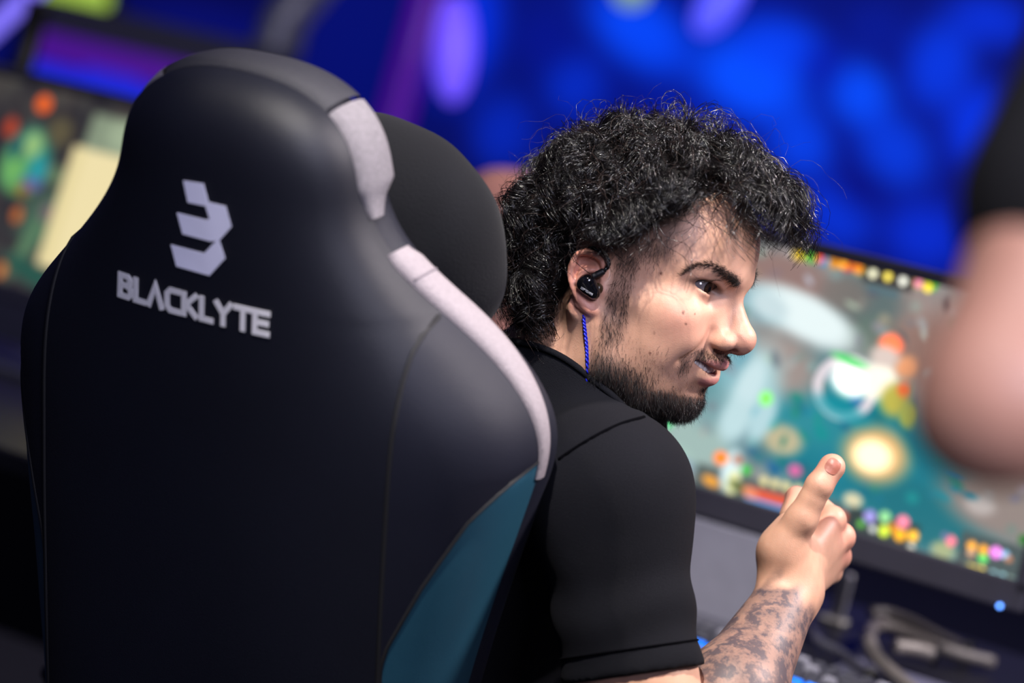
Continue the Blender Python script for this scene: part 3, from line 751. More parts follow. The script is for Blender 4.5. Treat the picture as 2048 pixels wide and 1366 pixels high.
emb = mesh('emblem', *(lambda a: (np.vstack([x[0] for x in a]), [tuple(i + sum(len(y[0]) for y in a[:k]) for i in q) for k, x in enumerate(a) for q in x[1]]))([
    (lambda pl: (np.array([back_s(*q, .0008) for q in pl] + [back_s(*q, -.001) for q in pl]), [tuple(range(len(pl)))] + [(i, i + len(pl), (i + 1) % len(pl) + len(pl), (i + 1) % len(pl)) for i in range(len(pl))]))([c_of_px(*cz(*q)) for q in poly])
    for poly in ([(597, 80), (632, 245), (765, 272), (787, 250), (748, 103)],
                 [(765, 272), (787, 245), (915, 275), (957, 432), (868, 535), (800, 540), (592, 485), (549, 325), (765, 378), (797, 372)],
                 [(840, 540), (868, 535), (910, 672), (795, 800), (545, 730), (502, 567), (755, 632)])]), emb_m, chair, False)
emb['label'] = 'lilac angular emblem of stacked chevrons'
# BLACKLYTE: each letter a part; strokes in a unit cell (x right, y up)
GLY = {'B': (.80, [[(0, 0), (0, 1), (.52, 1), (.66, .88), (.66, .66), (.52, .54), (.08, .54)], [(.5, .54), (.72, .4), (.72, .12), (.58, 0), (0, 0)]]),
       'L': (.62, [[(0, 1), (0, 0), (.58, 0)]]), 'A': (.86, [[(0, 0), (.40, 1), (.80, 0)]]),
       'C': (.80, [[(.74, 1), (.22, 1), (.02, .8), (.02, .2), (.22, 0), (.74, 0)]]), 'K': (.80, [[(0, 0), (0, 1)], [(.68, 1), (.12, .5), (.7, 0)]]),
       'Y': (.86, [[(0, 1), (.4, .5), (.8, 1)], [(.4, .5), (.4, 0)]]), 'T': (.84, [[(0, 1), (.84, 1)], [(.42, 1), (.42, 0)]]),
       'E': (.74, [[(.70, 1), (0, 1), (0, 0), (.70, 0)], [(0, .5), (.64, .5)]]),
       'S': (.72, [[(.7, 1), (.1, 1), (0, .85), (0, .62), (.1, .52), (.6, .5), (.7, .4), (.7, .12), (.6, 0), (0, 0)]]),
       'O': (.78, [[(.1, 0), (0, .15), (0, .85), (.1, 1), (.62, 1), (.72, .85), (.72, .15), (.62, 0), (.1, 0)]]),
       'F': (.7, [[(.68, 1), (0, 1), (0, 0)], [(0, .5), (.6, .5)]]), 'R': (.78, [[(0, 0), (0, 1), (.6, 1), (.7, .85), (.7, .6), (.6, .48), (0, .48)], [(.35, .48), (.72, 0)]])}
def stroke(mb, line, wid, fn, thick=.0009, lo=-.001):
    "a raised stroke of width wid along a 2-D line; fn maps (x, y, out) to the world"
    line = np.array(line, float); n = len(line)
    tg = np.zeros_like(line); 
    L_, R_ = [], []
    for i in range(n):
        a = line[i] - line[i - 1] if i else line[1] - line[0]; b = line[i + 1] - line[i] if i < n - 1 else a
        a = a / np.linalg.norm(a); b = b / np.linalg.norm(b); m_ = a + b; m_ /= np.linalg.norm(m_) + 1e-9
        nr = np.array([-m_[1], m_[0]]); k = wid / 2 / max(.45, float(nr @ np.array([-a[1], a[0]])))
        e = line[i] - a * wid * .45 * (i == 0) + a * wid * .45 * (i == n - 1)
        L_.append(e + nr * k); R_.append(e - nr * k)
    v = [fn(*q, thick) for q in L_] + [fn(*q, thick) for q in R_] + [fn(*q, lo) for q in L_] + [fn(*q, lo) for q in R_]
    f = []
    for i in range(n - 1):
        f += [(i, n + i, n + i + 1, i + 1), (i + 1, 2 * n + i + 1, 2 * n + i, i), (n + i, 3 * n + i, 3 * n + i + 1, n + i + 1)]
    f += [(0, 2 * n, 3 * n, n), (n - 1, 2 * n - 1, 4 * n - 1, 3 * n - 1)]
    mb.add(v, f)
# baseline and height in shell coordinates
b0 = np.array(c_of_px(*cz(92, 955))); b1 = np.array(c_of_px(*cz(1225, 1255))); h0 = np.array(c_of_px(*cz(118, 815)))
bd = (b1 - b0) / np.linalg.norm(b1 - b0); hgt = float(np.linalg.norm(h0 - b0)); bu = np.array([-bd[1], bd[0]])
word = 'BLACKLYTE'; gap = .26; tot = sum(GLY[c][0] for c in word) + gap * (len(word) - 1)
xs = np.linalg.norm(b1 - b0) / tot; x = 0
lett = mesh('lettering', np.array([back_s(*b0, .0), back_s(*(b0 + bd * .001), 0), back_s(*(b0 + bu * .001), 0)]), [(0, 1, 2)], let_m, chair)
lett['label'] = 'white embroidered BLACKLYTE lettering'
for ch in word:
    mb = MB()
    for line in GLY[ch][1]:
        stroke(mb, [(x + a * 1, b) for a, b in line], .001, lambda a, b, o: np.zeros(3)) if False else None
        ln = [((x + a) * xs, b * hgt) for a, b in line]
        stroke(mb, ln, hgt * .27, lambda a, b, o: back_s(*(b0 + bd * a + bu * b), o))
    mb.build('letter', let_m, lett)
    x += GLY[ch][0] + gap

# headrest pillow strapped to the front of the chair
plm = mat('black_velvet', (11, 12, 17), .9, bump=.3, bscale=500, sheen=.04, scale=18, var=.35, spec=.2)
PC = (.030, -.048, -.185)
def f_pillow(p):
    q = [p[i] for i in range(3)]
    s, t, n = q
    dx, dy, dz = np.abs(s - PC[0]) / .150, np.abs(t - PC[1]) / .108, np.abs(n - PC[2]) / .070
    r = (dx ** 2.3 + dy ** 2.2 + dz ** 2.0) ** (1 / 2.2)
    wr = .0016 * snoise((s * 1.2, t * .5, n), 60, 5)
    return (r - 1) * .07 + wr
v, f = surfnet(f_pillow, (PC[0] - .17, PC[1] - .13, PC[2] - .09), (PC[0] + .17, PC[1] + .13, PC[2] + .09), .004)
mesh('headrest_pillow', cpt(v[:, 0], v[:, 1], v[:, 2]), f[:, ::-1], plm, chair)

# seat, arms and five-star base (below the frame)
bx, by = chair_base[0], chair_base[1]
MB().box((bx, by, .47), (.26, 0, 0), (0, .26, 0), (0, 0, .05), .035).build('seat', leather, chair)
for sx in (-1, 1):
    MB().box((bx + sx * .23, by, .51), (.04, 0, 0), (0, .24, 0), (0, 0, .05), .03).build('seat_bolster', leather2, chair)
    MB().box((bx + sx * .31, by - .02, .50), (.02, 0, 0), (0, .03, 0), (0, 0, .10), .008).build('armrest_post', MATS['black_metal'], chair)
    MB().box((bx + sx * .31, by, .61), (.045, 0, 0), (0, .11, 0), (0, 0, .014), .01).build('armrest_pad', leather2, chair)
MB().tube([(bx, by, .42), (bx, by, .10)], [.03, .03], 16).build('gas_lift', MATS['black_metal'], chair, True)
for k in range(5):
    a = k * 2 * math.pi / 5; e = np.array([math.cos(a), math.sin(a), 0])
    leg = MB().tube([np.array([bx, by, .12]), np.array([bx, by, .085]) + e * .30], [.026, .016], 10).build('base_arm', MATS['black_metal'], chair, True)
    MB().tube([np.array([bx, by, .032]) + e * .30 - np.array([-e[1], e[0], 0]) * .022, np.array([bx, by, .032]) + e * .30 + np.array([-e[1], e[0], 0]) * .022], .032, 16).build('caster', mat('caster_rubber', (18, 18, 20), .6), leg, True)

# ================================================================== the man in the chair
# head frame: x forward (face), y to his left, z up; origin midway between the ear canals
HYAW = math.radians(27); HP = math.radians(0)
HX = RW * math.cos(HYAW) - FH * math.sin(HYAW); HY = FH * math.cos(HYAW) + RW * math.sin(HYAW); HZ = np.cross(HX, HY)
HM = np.stack([HX, HY, HZ], 1)
EAR_R = P(1203, 580, 2.135)
HO = EAR_R + .072 * HY
def h2w(q): return HO + np.asarray(q, float) @ HM.T
def w2h(p): return (np.asarray(p, float) - HO) @ HM

EYE = np.array([.0728, .0335, .0228]); EYE_R = .0126
def head_sdf(p, detail=True):
    x, y, z = p; ay = np.abs(y); q = (x, ay, z)
    d = ell(q, (-.010, 0, .046), (.096, .076, .082))
    d = smin(d, ell(q, (.044, 0, .056), (.058, .064, .062)), .03)
    d = smin(d, ell(q, (.030, 0, -.022), (.058, .058, .072)), .03)
    d = smin(d, ell(q, (.061, .044, -.007), (.025, .019, .018)), .022)
    d = smin(d, cone(q, (.056, .055, -.003), (.004, .067, .000), .0065, .0065), .02)
    d = smin(d, ell(q, (.044, .043, -.034), (.030, .0165, .030)), .022)
    d = smin(d, chain(q, [(.004, .060, -.030), (.010, .055, -.066), (.046, .034, -.0825), (.066, .012, -.0855)], [.014, .0140, .0135, .0125], .012), .022)
    d = smin(d, ell(q, (.036, 0, -.062), (.044, .042, .030)), .02)
    d = smin(d, ell(q, (.0685, 0, -.0820), (.0150, .021, .0148)), .012)
    d = smin(d, ell(q, (.062, 0, -.046), (.034, .033, .028)), .016)
    d = smin(d, ell(q, (.071, .036, -.025), (.017, .014, .015)), .014)
    d = smin(d, cone(q, (.0908, .012, .0340), (.0685, .0475, .0388), .0105, .0098), .011)
    d = smin(d, sph(q, (.0900, 0, .036), .0125), .014)
    if not detail:
        d = smin(d, cone(q, (.0965, 0, .020), (.1110, 0, -.0125), .0078, .0115), .010)
        return smin(d, ell(q, (-.014, .080, .006), (.020, .008, .030)), .006)
    # eye sockets, eyelids
    ex, ey_, ez = EYE
    d = ssub(d, ell(q, (.0970, .0325, .0200), (.018, .0170, .0115)), .012)
    d = smin(d, sph(q, EYE, EYE_R + .0015), .004)
    d = smin(d, schain(q, [(.0885, .0190, .0255), (.0868, .0335, .0315), (.0775, .0455, .0285)], [.0026, .0032, .0026]), .004)
    zz = z - .20 * (ay - ey_)
    d = ssub(d, ell((x, ay, zz), (ex + .0130, ey_ + .0025, ez + .0004), (.0180, .0165, .0050)), .0020)
    # nose
    d = smin(d, cone(q, (.0925, 0, .0185), (.1108, 0, -.0125), .0072, .0104), .010)
    d = smin(d, cone(q, (.084, .011, .008), (.094, .0120, -.014), .0072, .0078), .011)
    d = smin(d, sph(q, (.1120, 0, -.0165), .0124), .006)
    d = smin(d, ell(q, (.1000, .0138, -.0205), (.0118, .0080, .0086)), .0045)
    d = smin(d, cone(q, (.1110, 0, -.0240), (.0985, 0, -.0300), .0048, .0055), .006)
    d = ssub(d, ell(q, (.1055, .0074, -.0290), (.0080, .0036, .0050)), .003)
    # fold from nose to mouth corner
    d = ssub(d, schain(q, [(.0945, .0255, -.0150), (.0900, .0335, -.0290), (.0790, .0425, -.0450)], [.0018, .0026, .0014]), .008)
    # lips, parted
    d = smin(d, schain(q, LIP_UP, [.0058, .0060, .0048, .0026]), .005)
    d = ssub(d, ell((x, ay, z - .36 * np.maximum(ay - .006, 0)), (.0835, 0, -.0508), (.0175, .0300, .0046)), .0020)
    d = smin(d, schain(q, LIP_LO, [.0068, .0064, .0050, .0026]), .004)
    d = ssub(d, sph(q, (.1045, 0, -.0350), .0035), .006)
    d = ssub(d, chain(q, [(.0975, 0, -.0715), (.0900, .020, -.0700)], [.0060, .005], .004), .010)
    return d
LIP_UP = [(.0988, 0, -.0420), (.0945, .0110, -.0408), (.0860, .0210, -.0408), (.0728, .0318, -.0355)]
LIP_LO = [(.0906, 0, -.0592), (.0880, .0105, -.0582), (.0822, .0205, -.0515), (.0724, .0314, -.0375)]

EARM = math.radians(16); EAR_K = .79
def ear_sdf(p):
    x, y, z = p; ay = np.abs(y)
    # ear plane turned out by EARM: e runs backwards, o outwards
    px, py = (x - .0005) / EAR_K, (ay - .069) / EAR_K
    e = -px * math.cos(EARM) + py * math.sin(EARM); o = px * math.sin(EARM) + py * math.cos(EARM)
    zz = (z - .0014) / EAR_K
    e = e - .20 * (zz - .005) * 0.9 + .0
    w = (e, o, zz)
    d = ell(w, (.018, .005, .006), (.021, .0034, .031))
    d = smin(d, ell(w, (.011, .004, -.016), (.012, .0050, .012)), .006)
    rimp = [(.004, .008, .004), (.0005, .0085, .016), (.0020, .0095, .027), (.011, .0115, .0350), (.022, .0120, .0355), (.032, .0120, .028), (.0375, .0120, .015), (.0370, .0115, .001), (.0315, .0100, -.011), (.0240, .0085, -.019), (.015, .0070, -.0255), (.0065, .0058, -.0250), (.0020, .0042, -.0165)]
    d = smin(d, schain(w, rimp, [.0028, .0034, .0040, .0046, .0048, .0046, .0043, .0040, .0040, .0046, .0058, .0060, .0042]), .003)
    d = smin(d, schain(w, [(.012, .0100, .019), (.0230, .0108, .0135), (.0268, .0108, .002), (.0225, .0098, -.009), (.014, .0085, -.0130)], [.0042, .0046, .0044, .0038, .0034]), .005)
    d = ssub(d, ell(w, (.0130, .012, .002), (.0100, .0100, .0115)), .004)
    d = ssub(d, ell(w, (.0185, .0130, .0265), (.0130, .0066, .0052)), .004)
    d = smin(d, ell(w, (.0005, .0065, -.002), (.0040, .0052, .0066)), .004)
    return d * EAR_K * .92

# body, built in the world frame from joints
NB = P(1098, 800, 2.27); RS = P(1216, 984, 2.12); EL = P(1362, 1580, 2.07); WR = P(1583, 1180, 2.235)
TQ = math.radians(62); RTV = RW * math.cos(TQ) - FH * math.sin(TQ); CHEST = FH * math.cos(TQ) + RW * math.sin(TQ)
SC = P(1075, 900, 2.30); LS = SC - RTV * .19 - ZUP * .03
PELV = np.array([chair_base[0] + .03, chair_base[1] - .06, .62])
def torso_sdf(p):
    d = cone(p, SC - ZUP * .05, PELV + ZUP * .12, .125, .135)
    d = smin(d, cone(p, SC + RTV * .05 - ZUP * .02, SC - RTV * .05 - ZUP * .02, .105, .105), .05)
    d = smin(d, cone(p, NB - ZUP * .030, RS, .046, .054), .05)
    d = smin(d, cone(p, NB, LS, .052, .058), .05)
    d = smin(d, sph(p, RS, .057), .03)
    d = smin(d, sph(p, PELV, .15), .06)
    return d
UAM = P(1266, 1330, 2.10)
def upper_arm_sdf(p):
    d = chain(p, [RS, UAM, EL], [.056, .0500, .045], .02)
    return d
LEL = LS + CHEST * .12 - ZUP * .24
def left_arm_sdf(p): return chain(p, [LS, LEL], [.056, .045], .02)
NECK_T = h2w((-.022, 0, -.035)); NECK_M = h2w((-.020, 0, -.085))
SCM0 = h2w((-.022, -.058, -.022)); SCM1 = P(1188, 800, 2.185)
def neck_sdf(p):
    d = chain(p, [NECK_T, NECK_M, NB - ZUP * .02], [.056, .055, .058], .03)
    d = smin(d, cone(p, SCM0, SCM1, .013, .012), .012)
    d = smin(d, cone(p, h2w((-.055, -.018, -.035)), P(1020, 770, 2.27), .028, .04), .03)
    return d
def in_head(p):
    q = [p[i] - np.float32(HO[i]) for i in range(3)]
    return tuple(sum(q[i] * np.float32(HM[i, j]) for i in range(3)) for j in range(3))
def to_world(p):
    return tuple(np.float32(HO[i]) + sum(p[j] * np.float32(HM[i, j]) for j in range(3)) for i in range(3))

# forearm and thumbs-up hand, as pixels and depths
def Q(px, py, d): return P(px, py, d - .05)
HAND = dict(
    wrist=Q(1585, 1172, 2.285), palm0=Q(1580, 1120, 2.290), palm1=Q(1640, 1062, 2.320),
    cmc=Q(1566, 1098, 2.272), mcp=Q(1603, 1038, 2.262), ip=Q(1638, 972, 2.258), tip=Q(1664, 934, 2.262))
def hand_sdf(p):
    H = HAND
    d = chain(p, [EL, EL * .55 + WR * .45, WR], [.046, .0445, .0262], .02)
    d = smin(d, cone(p, WR, H['palm0'], .0255, .026), .02)
    # metacarpals
    kn = [Q(1664, 1040, 2.325), Q(1682, 1074, 2.335), Q(1676, 1112, 2.345), Q(1660, 1144, 2.350)]
    wr = [Q(1590, 1140, 2.285), Q(1597, 1150, 2.292), Q(1602, 1162, 2.300), Q(1606, 1172, 2.306)]
    for a, b, r in zip(wr, kn, (.0150, .0150, .0140, .0130)): d = smin(d, cone(p, a, b, .0165, r * .80), .010)
    for b, r in zip(kn, (.0138, .0140, .0130, .0118)): d = smin(d, sph(p, b, r), .003)
    # thenar
    d = smin(d, chain(p, [Q(1572, 1130, 2.28), H['cmc'], H['mcp']], [.020, .0190, .0138], .012), .018)
    d = smin(d, cone(p, Q(1556, 1100, 2.288), Q(1580, 1052, 2.290), .014, .013), .016)
    # thumb
    t = chain(p, [H['mcp'], H['mcp'] * .45 + H['ip'] * .55, H['ip'], H['tip']], [.0142, .0122, .0126, .0116], .004)
    t = smin(t, sph(p, H['tip'], .0116), .003)
    d = smin(d, t, .008)
    return d
def fingers_sdf(p):
    # curled fingers: knuckle, middle joint, end joint, tip
    fs = [([Q(1664, 1040, 2.325), Q(1628, 1004, 2.358), Q(1592, 994, 2.345), Q(1578, 1030, 2.322)], [.0122, .0108, .0098, .0092]),
          ([Q(1682, 1074, 2.335), Q(1646, 1040, 2.374), Q(1600, 1034, 2.358), Q(1590, 1064, 2.332)], [.0122, .0110, .0098, .0092]),
          ([Q(1676, 1112, 2.345), Q(1644, 1082, 2.380), Q(1602, 1074, 2.364), Q(1590, 1098, 2.338)], [.0114, .0102, .0094, .0088]),
          ([Q(1660, 1144, 2.350), Q(1634, 1120, 2.378), Q(1600, 1112, 2.364), Q(1590, 1126, 2.340)], [.0104, .0092, .0084, .0078])]
    d = None
    for pts, rad in fs:
        c = chain(p, pts, rad, .004); d = c if d is None else smin(d, c, .0012)
    return d
def arm_sdf(p):
    return smin(hand_sdf(p), fingers_sdf(p), .0025)
def skin_fold(p, d): return d

man = thing('person', 'dark curly haired bearded man in a black t-shirt giving a thumbs up', 'person', (PELV[0], PELV[1], 0))

# --- colours of the skin
BASE = lin((208, 160, 134)); RED = lin((206, 128, 114)); LIP = lin((186, 122, 116)); DARK = lin((44, 32, 30)); PALE = lin((226, 178, 154))
def mixc(c, k, w): return c * (1 - w[:, None]) + np.asarray(k) * w[:, None]
def beard_w(q):
    x, y, z = q[:, 0], np.abs(q[:, 1]), q[:, 2]
    edge = -.052 - .26 * (x - .008)
    w = sstep(.020, -.014, z - edge) * sstep(-.004, .010, x)
    w = w * (1 - .55 * sstep(.046, .062, x) * sstep(-.082, -.068, z))
    side = sstep(.004, .011, x) * (1 - sstep(.024, .033, x)) * sstep(-.06, -.04, z) * (1 - sstep(.034, .046, z)) * .55 * sstep(.04, .05, y)
    mous = sstep(.070, .077, x) * np.exp(-((z + .0350) / .0038) ** 2) * (1 - sstep(.030, .036, y)) * .80 * (1 - .5 * np.exp(-(y / .004) ** 2)) * sstep(-.0262, -.0300, z)
    corner = np.exp(-(((x - .0765) / .006) ** 2 + ((y - .0355) / .006) ** 2 + ((z + .047) / .011) ** 2)) * .7
    soul = np.exp(-((y / .010) ** 2 + ((z + .0695) / .006) ** 2)) * sstep(.074, .084, x) * .9
    chin = sstep(.056, .068, x) * sstep(-.072, -.080, z) * .95
    low = np.where((x > .0) & (z < -.076), .95, 0) * sstep(-.004, .012, x) * (1 - sstep(-.078, -.072, z))
    cheek = sstep(.03, -.025, z - edge - .012) * sstep(.0, .012, x) * .50 * (1 - sstep(.055, .078, x))
    m = np.maximum.reduce([w * .95, side, mous, corner, soul, chin, low, cheek])
    lips = lip_w(q)
    return np.clip(m * (1 - lips), 0, 1)
def lip_w(q):
    a = np.stack([q[:, 0], np.abs(q[:, 1]), q[:, 2]], 0)
    d = np.minimum(schain(a, LIP_UP, [.0060, .0062, .0048, .0030]) + .9 * np.maximum(a[2] + .0392, 0), schain(a, LIP_LO, [.0072, .0066, .0052, .0030]) + .9 * np.maximum(-.0630 - a[2], 0))
    return sstep(.0012, -.0006, d)
def skin_colour(q):
    n = len(q); c = np.tile(BASE, (n, 1)); p3 = q.T
    c = c * (1 + .05 * snoise(p3, 120, 31) + .03 * snoise(p3, 420, 32))[:, None]
    c = mixc(c, RED, .40 * np.exp(-(((q[:, 0] - .116) / .016) ** 2 + ((q[:, 2] + .017) / .014) ** 2 + (q[:, 1] / .02) ** 2)))
    c = mixc(c, RED, .28 * np.exp(-(((q[:, 0] - .075) / .02) ** 2 + ((q[:, 2] + .012) / .018) ** 2)))
    ear = sstep(.074, .080, np.abs(q[:, 1])) * sstep(.012, .004, q[:, 0]) * (np.abs(q[:, 0] + .014) < .05) * (np.abs(q[:, 2]) < .06)
    c = mixc(c, RED, .55 * ear)
    c = mixc(c, LIP, lip_w(q))
    b = beard_w(q); c = mixc(c, DARK, np.clip(b * .92, 0, .9))
    # shaved fade at temple and above the ear, nape
    fade = sstep(.026, .046, q[:, 2]) * sstep(.075, .045, q[:, 0] - .75 * (q[:, 2] - .045)) * sstep(.062, .05, q[:, 0]) * .75
    c = mixc(c, DARK, np.clip(fade, 0, .8) * (np.abs(q[:, 1]) > .02))
    bk = sstep(-.022, -.04, q[:, 0]) * sstep(-.055, -.03, q[:, 2]) * .8
    c = mixc(c, DARK, bk)
    # inside of the mouth
    mo = np.exp(-(((q[:, 0] - .079) / .008) ** 2 + (q[:, 1] / .02) ** 2 + ((q[:, 2] + .0505) / .004) ** 2))
    c = mixc(c, lin((60, 18, 20)), np.clip(mo * 1.2, 0, 1) * (1 - lip_w(q)))
    # lash line round the eye
    qa = np.abs(q[:, 1]); zq = q[:, 2] - .20 * (qa - EYE[1])
    e_ = np.sqrt(((qa - EYE[1] - .0025) / .0165) ** 2 + ((zq - EYE[2] - .0004) / .0050) ** 2)
    c = mixc(c, lin((50, 30, 30)), .75 * np.exp(-((e_ - 1.05) / .22) ** 2) * (q[:, 0] > .060) * sstep(-.004, .002, zq - EYE[2] + .002))
    # moles
    for s in MOLES:
        r = np.linalg.norm(q - s[:3], axis=1); c = mixc(c, lin((92, 50, 40)), .9 * sstep(s[3] * 1.5, s[3] * .6, r))
    return c

def full_head_local(p):
    d = head_sdf(p); d = smin(d, ear_sdf(p), .004)
    return smin(d, neck_sdf(to_world(p)), .020)
def full_head_world(p): return full_head_local(in_head(p))
MOLES = []
for mx, my, mr in ((1322, 547, .0012), (1366, 625, .0012), (1389, 628, .0008), (1372, 647, .0009), (1308, 666, .0011), (1300, 706, .0012), (1280, 538, .0006)):
    MOLES.append(np.append(w2h(trace(full_head_world, mx, my, 2.02, 2.3)), mr))

hv, hf = surfnet(full_head_local, (-.125, -.112, -.185), (.138, .100, .135), .0017)
hv = relax(hv, hf, 1, .35)
hcol = skin_colour(hv); hw = h2w(hv)
print('head', len(hv), time.time() - T0)

# arm and hand, meshed in a frame along the camera axes
CB3 = np.stack([R, U, F], 1); AO = Q(1583, 1180, 2.285)
def arm_local(p):
    return arm_sdf(tuple(np.float32(AO[i]) + sum(p[j] * np.float32(CB3[i, j]) for j in range(3)) for i in range(3)))
av, af = surfnet(arm_local, (-.165, -.21, -.24), (.075, .14, .13), .0018)
av = relax(av, af, 2, .4); aw = AO + av @ CB3.T
def pix(w):
    q = np.asarray(w) - CAM; d = q @ F
    return np.stack([1024 + FPX * (q @ R) / d, 683 - FPX * (q @ U) / d, d], -1)
ac = np.tile(BASE, (len(aw), 1)) * (1 + .05 * snoise(aw.T, 150, 41) + .03 * snoise(aw.T, 500, 42))[:, None]
H = HAND
fw = lambda c, r: np.exp(-(np.linalg.norm(aw - c, axis=1) / r) ** 2)
ac = mixc(ac, RED, .45 * fw(H['tip'], .02)); ac = mixc(ac, RED, .5 * np.clip(sum(fw(c, .016) for c in (Q(1664, 1036, 2.32), Q(1690, 1070, 2.33), Q(1690, 1110, 2.34), Q(1590, 990, 2.34))), 0, 1))
axis = (EL - WR) / np.linalg.norm(EL - WR); along = (aw - WR) @ axis
tat = sstep(.014, .032, along + .006 * snoise(aw.T, 130, 43) + .004 * snoise(aw.T, 300, 44))
print('arm', len(av), time.time() - T0)

# the rest of the body, under the clothes
def body_sdf(p):
    return smin(smin(smin(torso_sdf(p), upper_arm_sdf(p), .02), left_arm_sdf(p), .03), neck_sdf(p), .03)
lo_b = np.minimum.reduce([PELV - .2, LS - .2, LEL - .15]); hi_b = np.maximum.reduce([NB + .12, RS + .12, EL + .1, LS + .1, PELV + .2])
lo_b = np.minimum(lo_b, EL - .1); hi_b[2] = NB[2] + .05
bv, bf = surfnet(lambda p: body_sdf(p), lo_b, hi_b, .009)
bc = np.tile(BASE, (len(bv), 1))
V = np.vstack([hw, aw, bv]); FF = np.vstack([hf, af + len(hw), bf + len(hw) + len(aw)])
CC = np.vstack([hcol, ac, bc]); TATT = np.concatenate([np.zeros(len(hw)), tat, np.zeros(len(bv))])

sk = bpy.data.materials.new('skin'); sk.use_nodes = True
nt = sk.node_tree; b_ = nt.nodes['Principled BSDF']
at = nt.nodes.new('ShaderNodeAttribute'); at.attribute_name = 'Col'
ta = nt.nodes.new('ShaderNodeAttribute'); ta.attribute_name = 'tattoo'
tc = nt.nodes.new('ShaderNodeTexCoord')
mp_ = nt.nodes.new('ShaderNodeMapping'); mp_.inputs['Rotation'].default_value = (.4, .3, .5); nt.links.new(tc.outputs['Object'], mp_.inputs['Vector'])
wv = nt.nodes.new('ShaderNodeTexWave'); wv.inputs['Scale'].default_value = 9; wv.inputs['Distortion'].default_value = 16; wv.inputs['Detail'].default_value = 5; wv.inputs['Detail Scale'].default_value = 2.2; wv.inputs['Detail Roughness'].default_value = .7
nt.links.new(mp_.outputs['Vector'], wv.inputs['Vector'])
n3 = nt.nodes.new('ShaderNodeTexNoise'); n3.inputs['Scale'].default_value = 30; n3.inputs['Detail'].default_value = 3; n3.inputs['Distortion'].default_value = 1.2
nt.links.new(tc.outputs['Object'], n3.inputs['Vector'])
ad = nt.nodes.new('ShaderNodeMath'); ad.operation = 'MULTIPLY_ADD'; ad.inputs[1].default_value = .32; nt.links.new(wv.outputs['Fac'], ad.inputs[0])
sc_ = nt.nodes.new('ShaderNodeMath'); sc_.operation = 'MULTIPLY'; sc_.inputs[1].default_value = .80; nt.links.new(n3.outputs['Fac'], sc_.inputs[0]); nt.links.new(sc_.outputs[0], ad.inputs[2])
rp = nt.nodes.new('ShaderNodeValToRGB'); rp.color_ramp.elements[0].position = .34; rp.color_ramp.elements[0].color = (.58, .58, .58, 1); rp.color_ramp.elements[1].position = .72; rp.color_ramp.elements[1].color = (.95, .95, .95, 1)
nt.links.new(ad.outputs[0], rp.inputs[0])
ml = nt.nodes.new('ShaderNodeMath'); ml.operation = 'MULTIPLY'; nt.links.new(rp.outputs[0], ml.inputs[0]); nt.links.new(ta.outputs['Fac'], ml.inputs[1])
mx_ = nt.nodes.new('ShaderNodeMix'); mx_.data_type = 'RGBA'; mx_.inputs[7].default_value = (*lin((70, 64, 72)), 1)
nt.links.new(ml.outputs[0], mx_.inputs[0]); nt.links.new(at.outputs['Color'], mx_.inputs[6]); nt.links.new(mx_.outputs[2], b_.inputs['Base Color'])
b_.inputs['Roughness'].default_value = .5; b_.inputs['Subsurface Weight'].default_value = .12; b_.inputs['Subsurface Radius'].default_value = (1, .35, .2); b_.inputs['Subsurface Scale'].default_value = .006
n4 = nt.nodes.new('ShaderNodeTexNoise'); n4.inputs['Scale'].default_value = 900; n4.inputs['Detail'].default_value = 2; nt.links.new(tc.outputs['Object'], n4.inputs['Vector'])
bp_ = nt.nodes.new('ShaderNodeBump'); bp_.inputs['Strength'].default_value = .22; bp_.inputs['Distance'].default_value = .0008
nt.links.new(n4.outputs['Fac'], bp_.inputs['Height']); nt.links.new(bp_.outputs['Normal'], b_.inputs['Normal'])
mesh('body', V, FF, sk, man, True, CC, {'tattoo': TATT})

# thumb nail
nail_o = trace(arm_sdf, 1664, 934, 2.12, 2.3); tdir = (H['tip'] - H['ip']); tdir /= np.linalg.norm(tdir)
NN = 9; nv_ = []
side = np.cross(F, tdir); side /= np.linalg.norm(side)
for i in range(NN):
    for j in range(NN):
        a, b = i / (NN - 1) * 2 - 1, j / (NN - 1) * 2 - 1
        r = max(1e-6, (abs(a) ** 3 + abs(b) ** 3) ** (1 / 3)); m_ = max(abs(a), abs(b)); a, b = a * m_ / r, b * m_ / r
        q = nail_o + side * a * .0068 + tdir * (b * .0072 + .001); px_ = pix(q)
        nv_.append(trace(arm_sdf, px_[0], px_[1], 2.12, 2.32) - F * .0007)
mesh('thumb_nail', nv_, [(i * NN + j, (i + 1) * NN + j, (i + 1) * NN + j + 1, i * NN + j + 1) for i in range(NN - 1) for j in range(NN - 1)], mat('nail', (170, 104, 88), .42), man)

